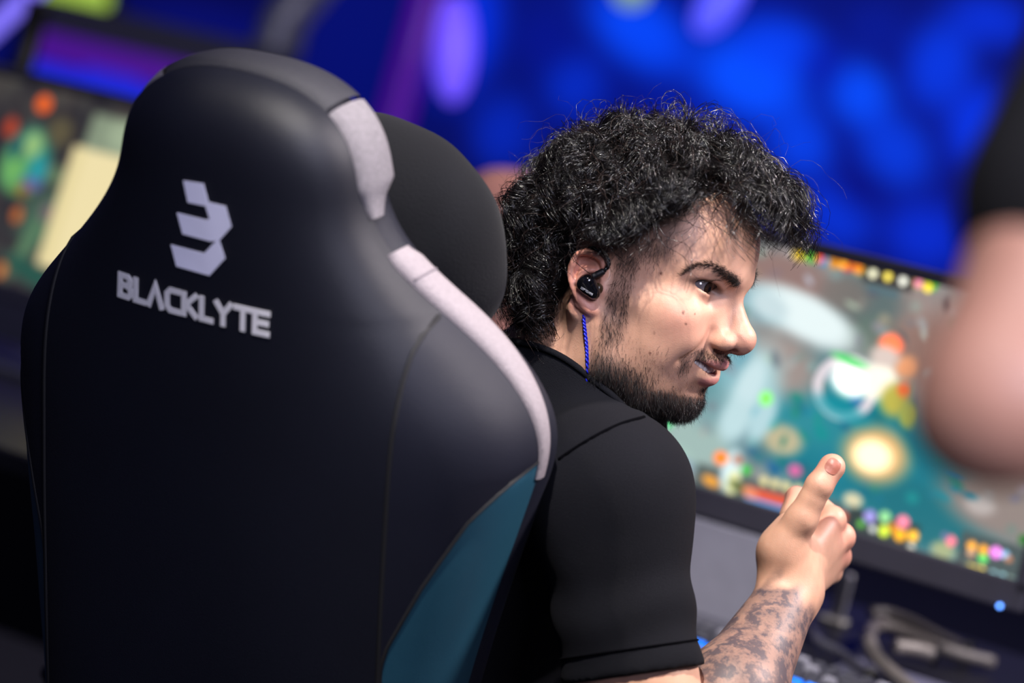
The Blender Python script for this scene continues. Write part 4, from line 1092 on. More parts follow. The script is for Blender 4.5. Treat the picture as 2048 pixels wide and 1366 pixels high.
# eyes, teeth
for sd in (-1, 1):
    c = EYE * np.array([1, sd, 1]); g = np.array([.97, -.20, -.04]); g /= np.linalg.norm(g)
    a1 = np.cross(g, (0, 0, 1)); a1 /= np.linalg.norm(a1); a2 = np.cross(a1, g)
    vs, cs = [], []
    n1_, n2_ = 40, 48
    for i in range(n1_ + 1):
        th = math.pi * (i / n1_) ** 1.25
        for j in range(n2_):
            ph = j / n2_ * 2 * math.pi; r = EYE_R + (.0007 * (1 - (th / .5) ** 2) if th < .5 else 0)
            vs.append(h2w(c + r * (math.cos(th) * g + math.sin(th) * (math.cos(ph) * a1 + math.sin(ph) * a2))))
            cs.append(lin((6, 6, 8)) if th < .20 else lin((44, 28, 20)) * (1 + .4 * math.sin(ph * 17)) if th < .47 else lin((20, 14, 12)) if th < .52 else lin((104, 96, 98)))
    fs = [(i * n2_ + j, (i + 1) * n2_ + j, (i + 1) * n2_ + (j + 1) % n2_, i * n2_ + (j + 1) % n2_) for i in range(n1_) for j in range(n2_)]
    if 'eye' not in MATS:
        em = bpy.data.materials.new('eye'); em.use_nodes = True; q = em.node_tree.nodes.new('ShaderNodeAttribute'); q.attribute_name = 'Col'
        em.node_tree.links.new(q.outputs['Color'], em.node_tree.nodes['Principled BSDF'].inputs['Base Color']); em.node_tree.nodes['Principled BSDF'].inputs['Roughness'].default_value = .06; MATS['eye'] = em
    mesh('eyeball', vs, fs, MATS['eye'], man, True, np.array(cs))
tm = mat('tooth_enamel', (214, 208, 206), .2, var=.04)
tb = MB()
for i in range(-4, 5):
    if i == 0: continue
    k = (abs(i) - .5) * np.sign(i); y = k * .0070 * (1 - .03 * abs(k)); x = .0888 - 12.5 * y * y; a = math.atan(25 * y)
    hgt_ = .0046 if abs(i) != 2 else .0042
    ctr = h2w((x, y, -.0478 + .18 * max(0, abs(y) - .008))); tx = h2w((x, y, 0)) - h2w((x - math.sin(a), y + math.cos(a), 0)); nx = h2w((math.cos(a), math.sin(a), 0)) - h2w((0, 0, 0))
    tb.box(ctr, tx / np.linalg.norm(tx) * .0034, nx * .0022, HZ * hgt_, .0014)
tb.build('teeth', tm, man, True)

# --- t-shirt
COLLAR = [trace(lambda p: neck_sdf(p) - .0085, x, y, 2.05, 2.4) for x, y in ((1000, 680), (1085, 694), (1180, 754))]
CNV = np.cross(COLLAR[1] - COLLAR[0], COLLAR[2] - COLLAR[0]); CNV /= np.linalg.norm(CNV)
if CNV[2] < 0: CNV = -CNV
NC = (COLLAR[0] + COLLAR[2]) / 2 + F * .03 - CNV * .012
ARM_AX = (UAM - RS) / np.linalg.norm(UAM - RS); HEM = RS + ARM_AX * .160
def folds(p):
    a = sum((p[i] - np.float32(RS[i])) * np.float32(ARM_AX[i]) for i in range(3))
    w = .0026 * np.sin(a * 95 + 3.2 * snoise(p, 16, 51)) * sstep(.03, .12, a)
    return w * .7 + .0018 * snoise(p, 38, 52) + .0022 * snoise(p, 14, 53)
def cloth_sdf(p):
    return smin(neck_sdf(p) - .0085, smin(smin(torso_sdf(p), chain(p, [RS, HEM + ARM_AX * .02], [.056, .0500], .02) - .002 - .002 * sstep(.08, .2, sum((p[i] - np.float32(RS[i])) * np.float32(ARM_AX[i]) for i in range(3))), .035), left_arm_sdf(p), .03) - .007 + folds(p), .03)
def shirt_sdf(p, shell=True):
    d = cloth_sdf(p)
    if shell: d = np.maximum(d, -(d + .0045))
    up = sum((p[i] - np.float32(NC[i])) * np.float32(CNV[i]) for i in range(3))
    rad = np.sqrt(sum((p[i] - np.float32(NC[i]) - np.float32(CNV[i]) * up) ** 2 for i in range(3)))
    d = np.maximum(d, -np.maximum(-up, rad - .115))
    al = sum((p[i] - np.float32(HEM[i])) * np.float32(ARM_AX[i]) for i in range(3))
    ra = np.sqrt(np.maximum(sum((p[i] - np.float32(HEM[i]) - np.float32(ARM_AX[i]) * al) ** 2 for i in range(3)), 0))
    d = np.maximum(d, -np.maximum(-al, ra - .078))
    l2 = (LEL - LS) / np.linalg.norm(LEL - LS); h2 = LS + l2 * .2
    al = sum((p[i] - np.float32(h2[i])) * np.float32(l2[i]) for i in range(3))
    ra = np.sqrt(np.maximum(sum((p[i] - np.float32(h2[i]) - np.float32(l2[i]) * al) ** 2 for i in range(3)), 0))
    return np.maximum(d, -np.maximum(-al, ra - .078))
cloth = mat('black_cotton', (10, 11, 19), .88, bump=.5, scale=30, bscale=1400, var=.2, spec=.2)
sv, sf = surfnet(lambda p: shirt_sdf(p, False), lo_b - .02, np.array([hi_b[0] + .02, hi_b[1] + .02, NB[2] + .09]), .0034)
sv = relax(sv, sf, 2, .5)
shirt = mesh('t_shirt', sv, sf, cloth, man)
cs_full = lambda p: shirt_sdf(p, False)
def on_shirt(pts, lift=.0008): return np.array([trace(cs_full, x, y, 1.95, 2.45) - F * lift for x, y in pts])
def dense(pts, n): return smooth_path(np.array([(x, y, 0) for x, y in pts], float), n)[:, :2]
sm_ = mat('shirt_thread', (3, 3, 6), 1.0, spec=.05)
MB().tube(on_shirt(dense([(1118, 918), (1150, 896), (1190, 872), (1240, 848), (1288, 834)], 50)), .0016, 6).build('shoulder_seam', sm_, shirt, True)
# hem stitching runs round the sleeve, collar rib round the neck opening
def ring_on(fn, c, ax, rmax, n=90, off=.0):
    ax = ax / np.linalg.norm(ax); e1 = np.cross(ax, (0.3, .2, 1)); e1 /= np.linalg.norm(e1); e2 = np.cross(ax, e1); out = []
    rr = np.linspace(.005, rmax, 260)
    for t in np.linspace(0, 2 * np.pi, n):
        u_ = math.cos(t) * e1 + math.sin(t) * e2; pts = (c + rr[:, None] * u_).astype(np.float32)
        val = fn([pts[:, 0], pts[:, 1], pts[:, 2]]); k = int(np.argmax(val > 0)) if (val > 0).any() else len(rr) - 1
        out.append(c + (rr[k] + off) * u_)
    return np.array(out)
def arm_cloth(p): return cloth_sdf(p) - .0002
MB().tube(ring_on(arm_cloth, HEM - ARM_AX * .022, ARM_AX, .09), .0011, 5, False).build('hem_stitch', sm_, shirt, True)
cr = ring_on(lambda p: np.minimum(cloth_sdf(p), neck_sdf(p) - .004), NC - CNV * .002, CNV, .12)
cr = np.array([cr[(np.arange(-2, 3) + i) % (len(cr) - 1)].mean(0) for i in range(len(cr))])
MB().tube(cr, .0030, 8, False).build('collar_rib', cloth, shirt, True)
print('shirt', len(sv), time.time() - T0)

# --- trousers and shoes (below the frame)
def leg_sdf(p):
    d = sph(p, PELV - ZUP * .02, .155)
    for s in (-1, 1):
        hip = PELV + CHEST * .03 + RTV * s * .09 - ZUP * .03; knee = hip + (YW * .36 + XW * .06 * s) - ZUP * .06; foot = np.array([knee[0], knee[1] + .02, .09])
        d = smin(d, chain(p, [hip, knee, foot], [.085, .065, .05], .02), .05)
    return d
tv, tf = surfnet(leg_sdf, (PELV[0] - .3, PELV[1] - .2, .03), (PELV[0] + .35, PELV[1] + .62, .62), .014)
mesh('trousers', tv, tf, mat('dark_denim', (26, 28, 40), .85, bump=.4), man)
for s in (-1, 1):
    hip = PELV + CHEST * .03 + RTV * s * .09 - ZUP * .03; knee = hip + (YW * .36 + XW * .06 * s) - ZUP * .06
    c = np.array([knee[0], knee[1] + .07, .045])
    v, f = surfnet(lambda p: np.maximum(ell(p, c, (.05, .14, .06)), -(p[2] - .004)), c - np.array([.07, .16, .05]), c + np.array([.07, .16, .07]), .012)
    mesh('shoe', v, f, mat('shoe_rubber', (30, 30, 34), .6), man)

# --- hair
SK_C = np.array([-.010, 0, .046]); 
def scalp(p): 
    x, y, z = p; q = (x, np.abs(y), z)
    return smin(ell(q, (-.010, 0, .046), (.096, .076, .082)), ell(q, (.046, 0, .056), (.060, .064, .062)), .03)
def hair_ok(q):
    x, y, z = q[:, 0], np.abs(q[:, 1]), q[:, 2]
    front = z > .046 + 1.05 * (x - .022)
    mid = z > .044
    back = z > np.where(x < -.075, -.050, -.045 + .0 * x)
    return np.where(x > .02, front & (x < .104), np.where(x > -.028, mid, back | (z > .0)))
def hair_cap(p):
    x, y, z = p; ay = np.abs(y)
    cut1 = (.058 + 1.15 * (x - .028)) - z          # no hair below the temple line
    cut2 = .050 - z; back = -.050 - z
    reg = np.maximum(np.minimum(np.maximum(cut1, cut2), np.maximum(x + .030, back)), x - .108)
    thick = sstep(.002, .034, -reg)
    d = scalp(p) - .001 - (.016 + .006 * snoise(p, 90, 61)) * thick
    nb_ = ell(p, (-.060, 0, -.012), (.050, .056, .050)) + .012 - .016 * thick
    return np.maximum(smin(d, nb_, .02), reg)
cv, cf = surfnet(hair_cap, (-.15, -.115, -.09), (.13, .115, .17), .004)
cv = relax(cv, cf, 2, .5)
hair_m = mat('black_hair', (15, 12, 12), .24, spec=.7, var=.45, scale=60)
hair = mesh('hair', h2w(cv), cf, mat('hair_shadow', (9, 8, 9), .6, bump=1.0, bscale=420, spec=.3), man)
def grad(fn, q, e=1e-3):
    q = np.asarray(q, np.float32); g = []
    for i in range(3):
        a = q.copy(); b = q.copy(); a[:, i] += e; b[:, i] -= e
        g.append(fn((a[:, 0], a[:, 1], a[:, 2])) - fn((b[:, 0], b[:, 1], b[:, 2])))
    g = np.stack(g, 1); return g / (np.linalg.norm(g, axis=1, keepdims=True) + 1e-9)
def roots(n):
    out = []
    while sum(map(len, out)) < n:
        d = rng.normal(size=(4 * n, 3)); d /= np.linalg.norm(d, axis=1, keepdims=True)
        q = SK_C + d * .06
        for _ in range(24): q = q - d * scalp((q[:, 0], q[:, 1], q[:, 2]))[:, None]
        nape = rng.uniform(size=len(q)) < 1
        q = q[hair_ok(q)]
        q = q[(q[:, 1] < .045) | (rng.uniform(size=len(q)) < .35)]     # fewer on the far side
        out.append(q)
    return np.vstack(out)[:n]
def grow(root, nrm, L, N, flow, curl_r, turns, phase, stiff=1.0):
    "spines of curly locks: root M x 3 -> M x N x 3"
    M = len(root); pos = root + nrm * .004; d = nrm.copy(); st = (L / (N - 1))[:, None]
    path = [pos.copy()]
    for i in range(1, N):
        s = i / (N - 1)
        d = d + flow * (.20 + .25 * s) / stiff + np.array([0, 0, -1.0]) * (.06 + .46 * s ** 1.5)
        d /= np.linalg.norm(d, axis=1, keepdims=True)
        pos = pos + d * st
        sd = scalp((pos[:, 0], pos[:, 1], pos[:, 2])); g = grad(scalp, pos)
        pos = pos + g * np.maximum(.012 - sd, 0)[:, None]
        path.append(pos.copy())
    path = np.stack(path, 1)
    t = np.gradient(path, axis=1); t /= np.linalg.norm(t, axis=2, keepdims=True) + 1e-9
    e1 = np.cross(t, np.broadcast_to(nrm[:, None] + .3, t.shape)); e1 /= np.linalg.norm(e1, axis=2, keepdims=True) + 1e-9; e2 = np.cross(t, e1)
    s = np.linspace(0, 1, N)[None, :, None]
    ang = phase[:, None, None] + s * turns[:, None, None] * 2 * np.pi
    amp = curl_r[:, None, None] * np.minimum(1, s * 2.2)
    return path + amp * (np.cos(ang) * e1 + np.sin(ang) * e2)
def lock_params(q, nrm):
    x, y, z = q.T
    M = len(q); fr = sstep(.0, .08, x); bk = sstep(-.03, -.09, x); low = sstep(.03, -.04, z)
    fl = np.stack([.55 * fr + .25 * (1 - fr) * (1 - bk) - .35 * bk, -.25 * np.sign(-y + 1e-6) * (-1) * 0 + .0 * y, -.15 - .55 * bk - .35 * low - .25 * (np.abs(y) > .05)], 1)
    fl += rng.normal(scale=.28, size=(M, 3))
    L = .051 + .030 * fr + .008 * rng.normal(size=M) + .010 * low * bk - .010 * low * (1 - bk)
    return fl, np.clip(L, .04, .11)
def trim(paths, share):
    "drops most hairs that would hang over the ear or the face"
    x, y, z = paths[..., 0], np.abs(paths[..., 1]), paths[..., 2]
    ear = (x > -.040 - .25 * (z - .02)) & (x < .03) & (z < .040) & (y > .05)
    temple = (x > .015) & (x < .098) & (z < .044 + 1.15 * (x - .028) - .008 * (x > .06)) 
    nape = z < -.088
    bad = (ear | temple | nape).any(1) & (rng.uniform(size=len(paths)) < share)
    return paths[~bad]
# locks: every clump shares its curl
NCL, PER, NS = 430, 26, 15
q = roots(NCL); nrm = grad(scalp, q); fl, L = lock_params(q, nrm)
cr_ = rng.uniform(.006, .011, NCL); tn = rng.uniform(1.0, 2.0, NCL) * rng.choice([-1, 1], NCL); ph = rng.uniform(0, 6.28, NCL)
q_f = roots(3000); q_f = q_f[(q_f[:, 0] > .055) & (q_f[:, 1] < .05)][:80]; NX = len(q_f)
q = np.vstack([q, q_f]); nrm = np.vstack([nrm, grad(scalp, q_f)]); NCL += NX
fl = np.vstack([fl, np.stack([rng.uniform(.25, .6, NX), rng.normal(scale=.25, size=NX), rng.uniform(-.75, -.2, NX)], 1)]); L = np.append(L, rng.uniform(.065, .095, NX))
cr_ = np.append(cr_, rng.uniform(.006, .011, NX)); tn = np.append(tn, rng.uniform(1.2, 2.2, NX) * rng.choice([-1, 1], NX)); ph = np.append(ph, rng.uniform(0, 6.28, NX))
q_s = roots(5000); q_s = q_s[(q_s[:, 1] < -.03) & (q_s[:, 2] > .046) & (q_s[:, 2] < .100) & (q_s[:, 0] > -.035) & (q_s[:, 0] < .07) & (q_s[:, 2] < .085 + .9 * (q_s[:, 0] - .02))][:110]; NX = len(q_s)
q = np.vstack([q, q_s]); nrm = np.vstack([nrm, grad(scalp, q_s)]); NCL += NX
fl = np.vstack([fl, np.stack([rng.uniform(-.1, .4, NX), rng.uniform(-.5, -.1, NX), rng.uniform(-.25, .1, NX)], 1)]); L = np.append(L, rng.uniform(.030, .050, NX))
cr_ = np.append(cr_, rng.uniform(.004, .008, NX)); tn = np.append(tn, rng.uniform(.7, 1.4, NX) * rng.choice([-1, 1], NX)); ph = np.append(ph, rng.uniform(0, 6.28, NX))
rep = lambda a: np.repeat(a, PER, 0)
jit = rng.normal(scale=.0022, size=(NCL * PER, 3))
paths = grow(rep(q) + jit, rep(nrm) + rng.normal(scale=.12, size=(NCL * PER, 3)), rep(L) * rng.uniform(.8, 1.08, NCL * PER), NS, rep(fl) + rng.normal(scale=.05, size=(NCL * PER, 3)), rep(cr_) * rng.uniform(.8, 1.2, NCL * PER), rep(tn) * rng.uniform(.92, 1.08, NCL * PER), rep(ph) + rng.normal(scale=.13, size=NCL * PER))
paths = trim(paths, .97)
v, f = strands_geo(h2w(paths.reshape(-1, 3)).reshape(paths.shape), .00034, .00016)
o = mesh('hair_locks', v, f, hair_m, hair); o['kind'] = 'stuff'
# loose flyaway hairs with a brown tint
NF = 900
q = roots(NF); nrm = grad(scalp, q); fl, L = lock_params(q, nrm)
paths = grow(q, nrm + rng.normal(scale=.3, size=(NF, 3)), L * rng.uniform(1.0, 1.3, NF), NS, fl * .8 + rng.normal(scale=.35, size=(NF, 3)), rng.uniform(.003, .009, NF), rng.uniform(.8, 3.0, NF) * rng.choice([-1, 1], NF), rng.uniform(0, 6.28, NF), 1.3)
paths = trim(paths, .93)
v, f = strands_geo(h2w(paths.reshape(-1, 3)).reshape(paths.shape), .00015, .00006)
o = mesh('flyaway_hairs', v, f, mat('brown_hair', (58, 42, 36), .4, var=.4, scale=50), hair); o['kind'] = 'stuff'
print('hair', time.time() - T0)

# --- short hairs: nape locks, beard, moustache, eyebrows
hn = np.zeros_like(hv)
e1 = hv[hf[:, 2]] - hv[hf[:, 0]]; e2 = hv[hf[:, 3]] - hv[hf[:, 1]]; fn_ = np.cross(e1, e2)
for k in range(4): np.add.at(hn, hf[:, k], fn_)
hn /= np.linalg.norm(hn, axis=1, keepdims=True) + 1e-12
if (hn * (hv - np.array([0, 0, .03]))).sum(1).mean() < 0: hn = -hn
def short_hairs(name, idx, Lm, flow, lift, m, r0=.00013, r1=.00005, N=5, parent=None, jitter=.0009):
    M = len(idx); q = hv[idx] + rng.normal(scale=jitter, size=(M, 3)); n = hn[idx]; q = q - n * ((q - hv[idx]) * n).sum(1, keepdims=True)
    fl_ = np.asarray(flow); fl_ = np.broadcast_to(fl_, (M, 3)) + rng.normal(scale=.25, size=(M, 3)); fl_ = fl_ - n * (fl_ * n).sum(1, keepdims=True)
    d = n * lift + fl_; d /= np.linalg.norm(d, axis=1, keepdims=True)
    L_ = Lm * rng.uniform(.6, 1.25, M); s = np.linspace(0, 1, N)[None, :, None]
    crv = rng.normal(scale=.22, size=(M, 1, 3)) + np.array([0, 0, -.15])
    pth = q[:, None] - n[:, None] * .0004 + L_[:, None, None] * (s * d[:, None] + s ** 2 * crv)
    v, f = strands_geo(h2w(pth.reshape(-1, 3)).reshape(pth.shape), r0, r1)
    o = mesh(name, v, f, m, parent or man); o['kind'] = 'stuff'; return o
bw = beard_w(hv); bw = np.where(hv[:, 1] > .045, bw * .4, bw)
def pick(w, n): return rng.choice(len(w), n, p=w / w.sum())
beard_m = mat('beard_hair', (22, 17, 16), .4, var=.4, scale=60)
dns = np.where(bw > .30, bw ** 2.5, 0); dns = np.where((hv[:, 2] > -.043) & (hv[:, 0] > .06), 0, dns); short_hairs('beard', pick(dns, 13000), .0060, (.30, 0, -.9), .42, beard_m, .00014)
mu = np.where((hv[:, 2] > -.043) & (hv[:, 0] > .06), bw, 0); short_hairs('moustache', pick(mu, 1100), .0042, (.1, -.5, -.8), .25, beard_m, .00013)
spr = np.where((bw > .06) & (bw < .85) & (mu == 0), bw, 0); short_hairs('stubble', pick(spr, 5200), .0027, (.15, 0, -1), .25, beard_m, .00009, .00004, 4)
fd = sstep(.024, .044, hv[:, 2]) * sstep(.070, .040, hv[:, 0] - .75 * (hv[:, 2] - .045)) * sstep(.066, .05, hv[:, 0]) * sstep(.075, .05, hv[:, 2]) * (hv[:, 0] > -.03) * (hv[:, 1] < -.03) * (np.abs(hv[:, 1]) < .0785)
short_hairs('temple_fade', pick(fd, 1500), .0034, (.2, 0, -.8), .30, beard_m, .0001)
# eyebrows, traced on the face and mirrored for the far one
bp1 = dense([(1366, 552), (1388, 537), (1416, 530), (1442, 539), (1462, 553), (1476, 567)], 30)
bq = np.array([w2h(trace(full_head_world, x, y, 2.02, 2.3)) for x, y in bp1])
for sd in (1, -1):
    tgt = bq * np.array([1, sd, 1]); wd = np.interp(np.linspace(0, 1, 30), [0, .3, .8, 1], [.0010, .0026, .0046, .0042])
    dd = np.full(len(hv), 9.0); near = np.where((np.abs(hv[:, 1] - tgt[:, 1].mean()) < .04) & (hv[:, 0] > .05) & (hv[:, 2] > .02))[0]
    dm_ = np.linalg.norm(hv[near][:, None] - tgt[None], axis=2) / wd[None]
    dd[near] = dm_.min(1); w = np.clip(1 - dd, 0, 1) ** .6
    tang = (tgt[0] - tgt[-1]) / np.linalg.norm(tgt[0] - tgt[-1])
    if w.sum() > 0: short_hairs('eyebrow', pick(w, 1000), .0062, tang * .9 + np.array([0, 0, .25]), .28, beard_m, .00012)
# eyelashes
for sd in (-1, 1):
    la = []
    for k in range(46):
        t = k / 45; y = EYE[1] - .0105 + .0225 * t; zz_ = EYE[2] + .0004 + .0052 * math.sin(math.pi * (.08 + .84 * t)) + .20 * (y - EYE[1])
        xx = EYE[0] + math.sqrt(max(0, (EYE_R + .0016) ** 2 - (y - EYE[1]) ** 2 - (zz_ - EYE[2]) ** 2))
        p0 = np.array([xx, sd * y, zz_]); dv = np.array([.9, sd * (y - EYE[1]) * 40, .35]); dv /= np.linalg.norm(dv)
        la.append([p0 + dv * .0065 * u_ + np.array([0, 0, 1]) * .0022 * u_ * u_ for u_ in np.linspace(0, 1, 5)])
    la = np.array(la); v, f = strands_geo(h2w(la.reshape(-1, 3)).reshape(la.shape), .00014, .00005)
    o = mesh('eyelashes', v, f, beard_m, man); o['kind'] = 'stuff'
print('beard', time.time() - T0)

# ================================================================== earphone worn by the man
def on_ear(px, py, off=.0): return trace(full_head_world, px, py, 2.02, 2.3) - F * off
def pixd(w): return float((np.asarray(w) - CAM) @ F)
blk = mat('glossy_black', (10, 10, 14), .08, coat=.6, var=.05); rub = mat('black_rubber', (16, 16, 19), .5)
ec = P(1180, 572, min(pixd(on_ear(x, y)) for x, y in ((1150, 560), (1200, 548), (1186, 604), (1176, 540))) - .001)
iem = thing('earphone', 'glossy black in-ear monitor worn in the ear with a braided over-ear cable', 'earphone', tuple(ec))
# shell: rounded drop shape, fat at the upper left, pointed at the lower right
k_ = 2.13 / FPX
def E_(x, y, d): return ec + R * (x - 1180) * k_ - U * (y - 572) * k_ - F * d
ev = (lambda p: smin(smin(cone(p, E_(1172, 566, .001), E_(1186, 584, .001), .0072, .0060), cone(p, E_(1178, 562, .002), E_(1190, 590, .0), .0060, .0032), .004), cone(p, E_(1164, 570, 0), E_(1172, 576, 0), .0038, .004), .006))
lo_e = ec - .022; v, f = surfnet(ev, lo_e, ec + .022, .0008)
shell = mesh('shell', relax(v, f, 2, .5), f, blk, iem)
MB().tube(smooth_path([E_(1190, 576, 0), E_(1197, 578, -.004), E_(1200, 582, -.010)], 8), [.0052] * 4 + [.0046] * 4, 14).build('ear_tip', mat('amber_silicone', (58, 44, 24), .35), iem, True)
MB().tube(np.linspace(E_(1184, 554, .004), E_(1208, 542, .004), 12), [.0028] * 5 + [.0031, .0028, .0031, .0028, .0031, .0030, .0024], 14).build('connector', rub, iem, True)
hook = smooth_path([E_(1208, 542, .004), E_(1216, 532, .004), E_(1216, 520, .003), E_(1210, 508, .002), on_ear(1203, 503, .004), on_ear(1190, 499, .004), on_ear(1172, 492, -.004), on_ear(1150, 500, -.010)], 60)
t_ = np.linspace(0, 1, len(hook))
for s_ in (0, math.pi):
    tg_ = np.gradient(hook, axis=0); tg_ /= np.linalg.norm(tg_, axis=1, keepdims=True); n1_ = np.cross(tg_, F); n1_ /= np.linalg.norm(n1_, axis=1, keepdims=True)
    MB().tube(hook + .0010 * (np.cos(t_ * 34 + s_)[:, None] * n1_ + np.sin(t_ * 34 + s_)[:, None] * F), .0012, 8).build('ear_hook', blk, iem, True)
# braided blue cable hanging behind the ear lobe
cab = smooth_path([on_ear(1168, 640, .0) + U * .012, on_ear(1168, 640, .001), on_ear(1170, 662, .0025), on_ear(1173, 690, .0025), on_ear(1174, 715, .0025), trace(cs_full, 1175, 748, 2.0, 2.4) - F * .0025, trace(cs_full, 1172, 775, 2.0, 2.4) - F * .001 + F * .006], 120)
t_ = np.linspace(0, 1, len(cab)); tg_ = np.gradient(cab, axis=0); tg_ /= np.linalg.norm(tg_, axis=1, keepdims=True); n1_ = np.cross(tg_, F); n1_ /= np.linalg.norm(n1_, axis=1, keepdims=True)
bc_ = mat('blue_cable', (18, 30, 190), .35)
for s_ in (0, math.pi):
    MB().tube(cab + .0008 * (np.cos(t_ * 60 + s_)[:, None] * n1_ + np.sin(t_ * 60 + s_)[:, None] * F), .0009, 6).build('cable', bc_, iem, True)
# tiny maker's lettering along the lower edge of the shell
d0 = np.array([1161., 577.]); d1 = np.array([1184., 591.]); dv_ = (d1 - d0) / np.linalg.norm(d1 - d0); du_ = np.array([dv_[1], -dv_[0]])
wd_ = 'SOFTEARS'; tot = sum(GLY[c][0] for c in wd_) + .25 * (len(wd_) - 1); xs_ = np.linalg.norm(d1 - d0) / tot; x = 0
mk = MB()
for ch in wd_:
    for line in GLY[ch][1]:
        stroke(mk, [((x + a) * xs_, b * 3.6) for a, b in line], .7, lambda a, b, o: trace(ev, *(d0 + dv_ * a + du_ * b), 2.08, 2.16) - F * (.0004 if o > 0 else -.0003), 1, -1)
    x += GLY[ch][0] + .25
mk.build('lettering', mat('white_print', (220, 220, 225), .5), shell)

# ================================================================== two other people, out of focus
skin2 = mat('plain_skin', (196, 144, 122), .5, bump=.2, scale=30, var=.08)
black2 = mat('black_jersey', (8, 8, 11), .85, bump=.4)
def limb_person(label, base_xy, parts, head_o, head_fwd, head_s=1.0):
    "parts: list of (name, sdf, box lo, box hi, cell, material)"
    o = thing('person', label, 'person', (base_xy[0], base_xy[1], 0))
    return o
# --- the bystander at the right edge: upper arm, elbow and forearm close to the camera
ELB = P(2006, 800, 1.14); SHO = P(2350, 30, 1.24); WRI = P(2600, 840, 1.17)
BY = np.array([P(2960, 700, 1.34)[0], P(2960, 700, 1.34)[1], 0]); GR = 1.30
BX = SHO - np.array([0, 0, 0])
b_up = (np.array([BY[0], BY[1], SHO[2] - .02]))
SHO2 = 2 * b_up - SHO; SHO2[2] = SHO[2]
HIPC = np.array([BY[0], BY[1], .92])
HD = np.array([BY[0], BY[1], SHO[2] + .24])
ELB2 = P(2560, 900, 1.05) * .0 + np.array([SHO2[0], SHO2[1], SHO2[2] - .27]) - FH * .06
def by_skin(p):
    d = schain(p, [SHO, SHO * .5 + ELB * .5, ELB], [.052, .049, .040])
    d = smin(d, cone(p, ELB, WRI, .040, .030), .012)
    d = smin(d, sph(p, ELB - R * .014 - U * .010, .027), .010)
    d = smin(d, cone(p, WRI, WRI + (WRI - ELB) / np.linalg.norm(WRI - ELB) * .08, .030, .034), .02)
    hd = WRI + (WRI - ELB) / np.linalg.norm(WRI - ELB) * .09; w_ = (WRI - ELB) / np.linalg.norm(WRI - ELB)
    for i in range(4):
        k0 = hd + ZUP * (.026 - .0175 * i); d = smin(d, chain(p, [k0, k0 + w_ * .035 + FH * .006, k0 + w_ * .06 + FH * .022], [.0095, .0088, .008], .003), .004)
    d = smin(d, chain(p, [WRI + w_ * .03 + ZUP * .025, WRI + w_ * .06 + ZUP * .045, WRI + w_ * .09 + ZUP * .05], [.012, .011, .009], .003), .006)
    d = smin(d, chain(p, [SHO2, ELB2, WRI * .5 + ELB2 * .5], [.052, .04, .033], .02), .02)
    d = smin(d, cone(p, b_up + ZUP * .02, HD - ZUP * .08, .058, .055), .02)
    d = smin(d, head_sdf(tuple(np.float32(1) * a for a in bh(p)), False), .02)
    return d
HBX = -RW * .6 + FH * .8; HBX = HBX / np.linalg.norm(HBX); HBY = np.cross(ZUP, HBX)
def bh(p):
    q = [p[i] - np.float32(HD[i]) for i in range(3)]
    return (sum(q[i] * np.float32(HBX[i]) for i in range(3)), sum(q[i] * np.float32(HBY[i]) for i in range(3)), q[2])
def by_shirt(p):
    d = chain(p, [b_up - ZUP * .06, HIPC], [.135, .125], .05)
    d = smin(d, cone(p, b_up + (SHO - b_up) * .4 - ZUP * .05, b_up + (SHO2 - b_up) * .4 - ZUP * .05, .11, .11), .06)
    d = smin(d, cone(p, b_up, SHO, .075, .066), .04); d = smin(d, cone(p, b_up, SHO2, .075, .066), .04)
    d = smin(d, cone(p, SHO, SHO + (ELB - SHO) * .52, .062, .066), .02); d = smin(d, cone(p, SHO2, SHO2 + (ELB2 - SHO2) * .46, .062, .066), .02)
    return d + .003 * snoise(p, 30, 71)
def by_legs(p):
    d = sph(p, HIPC - ZUP * .03, .14)
    for s_ in (-1, 1):
        h_ = HIPC + HBY * s_ * .09 - ZUP * .06; d = smin(d, chain(p, [h_, h_ - ZUP * .42, np.array([h_[0], h_[1], .09])], [.085, .062, .05], .02), .04)
    return d
byst = thing('person', 'bystander at the right edge with a bent bare elbow and black sleeve', 'person', (BY[0], BY[1], 0))
allp = np.array([SHO, ELB, WRI, SHO2, ELB2, HD])
v, f = surfnet(by_skin, allp.min(0) - .17, allp.max(0) + .17, .0075); mesh('body', relax(v, f, 2, .5), f, skin2, byst)
v, f = surfnet(by_shirt, np.minimum(allp.min(0), HIPC) - .2, np.maximum(np.array([SHO, SHO2, b_up]).max(0), HIPC) + .16, .010); mesh('t_shirt', relax(v, f, 2, .5), f, black2, byst)
v, f = surfnet(by_legs, HIPC - np.array([.3, .3, .9]), HIPC + np.array([.3, .3, .16]), .016); mesh('trousers', v, f, mat('dark_trousers', (20, 20, 26), .85), byst)
for s_ in (-1, 1):
    h_ = HIPC + HBY * s_ * .09; c = np.array([h_[0], h_[1], .045]) + HBX * .06
    v, f = surfnet(lambda p: np.maximum(chain(p, [c - HBX * .10, c + HBX * .10], [.045, .04], .02), -(p[2] - .003)), c - .2, c + .2, .014); mesh('shoe', v, f, MATS['shoe_rubber'], byst)
v, f = surfnet(lambda p: np.maximum(scalp(bh(p)) - .012, -(bh(p)[2] - .03 - .5 * bh(p)[0])), HD - .16, HD + .2, .008); mesh('hair', v, f, mat('dark_brown_hair', (30, 24, 22), .5, bump=.8), byst)

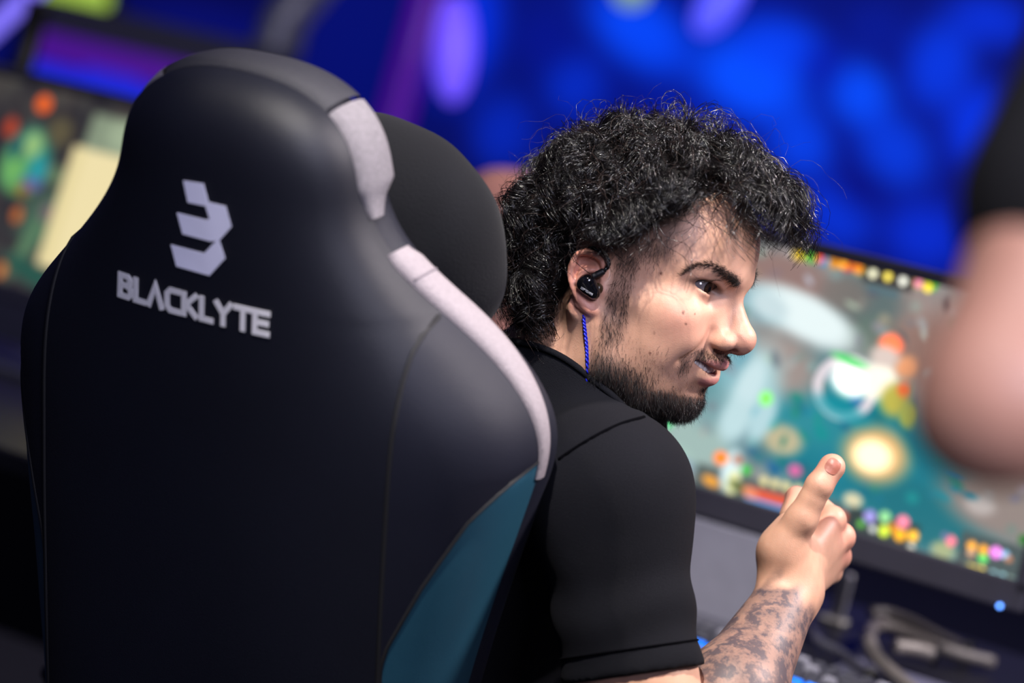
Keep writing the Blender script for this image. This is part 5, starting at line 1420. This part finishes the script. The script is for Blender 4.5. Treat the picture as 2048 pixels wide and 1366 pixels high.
# --- the player across the desk: only the top of the head shows between pillow and curls
FO = P(1018, 504, 3.75); 
FX = -XW * 1.0; FY = np.cross(ZUP, FX)
def fh(p):
    q = [p[i] - np.float32(FO[i]) for i in range(3)]
    return (sum(q[i] * np.float32(FX[i]) for i in range(3)), sum(q[i] * np.float32(FY[i]) for i in range(3)), q[2])
FB = np.array([FO[0], FO[1], FO[2] - .30]) - FX * .06
FH_ = np.array([FB[0], FB[1], .52])
def far_skin(p):
    d = head_sdf(fh(p), False); d = smin(d, cone(p, FO - ZUP * .05 - FX * .02, FB + ZUP * .06, .055, .06), .02)
    for s_ in (-1, 1):
        sh = FB + FY * s_ * .19; el = sh - ZUP * .26 + FX * .06; wr = np.array([el[0], el[1], el[2]]) + FX * .24 + ZUP * .04
        d = smin(d, chain(p, [sh, el, wr, wr + FX * .09], [.05, .042, .028, .032], .015), .02)
    return d
def far_shirt(p):
    d = chain(p, [FB - ZUP * .06, FH_ + ZUP * .1], [.13, .135], .05)
    for s_ in (-1, 1):
        sh = FB + FY * s_ * .19; d = smin(d, chain(p, [FB, sh, sh - ZUP * .14 + FX * .03], [.07, .062, .062], .02), .04)
    return d
def far_legs(p):
    d = sph(p, FH_, .15)
    for s_ in (-1, 1):
        h_ = FH_ + FY * s_ * .09; kn_ = h_ + FX * .38; d = smin(d, chain(p, [h_, kn_, np.array([kn_[0], kn_[1], .07])], [.085, .065, .05], .02), .04)
    return d
far = thing('person', 'blurred person behind the curls with only the bare forehead showing', 'person', (FB[0], FB[1], 0))
lo_f = FB - np.array([.5, .5, .4]); hi_f = np.array([FB[0] + .5, FB[1] + .5, FO[2] + .15])
v, f = surfnet(far_skin, lo_f, hi_f, .010); mesh('body', relax(v, f, 2, .5), f, mat('far_skin', (188, 132, 116), .5, var=.08), far)
v, f = surfnet(far_shirt, FH_ - .25, FB + np.array([.35, .35, .12]), .014); mesh('t_shirt', v, f, mat('navy_jersey', (22, 24, 44), .85), far)
v, f = surfnet(far_legs, FH_ - np.array([.55, .55, .5]), FH_ + np.array([.55, .55, .18]), .018); mesh('trousers', v, f, MATS['dark_trousers'], far)
st = thing('stool', 'black round stool under the blurred person across the desk', 'stool', (FB[0], FB[1], 0))
MB().tube([(FB[0], FB[1], .33), (FB[0], FB[1], .37)], .19, 28).build('seat', MATS['black_leather'], st)
MB().tube([(FB[0], FB[1], .02), (FB[0], FB[1], .33)], .03, 14).build('pole', MATS['black_metal'], st, True)
MB().tube([(FB[0], FB[1], .0), (FB[0], FB[1], .02)], [.2, .19], 28).build('base', MATS['black_metal'], st)
print('done', time.time() - T0)
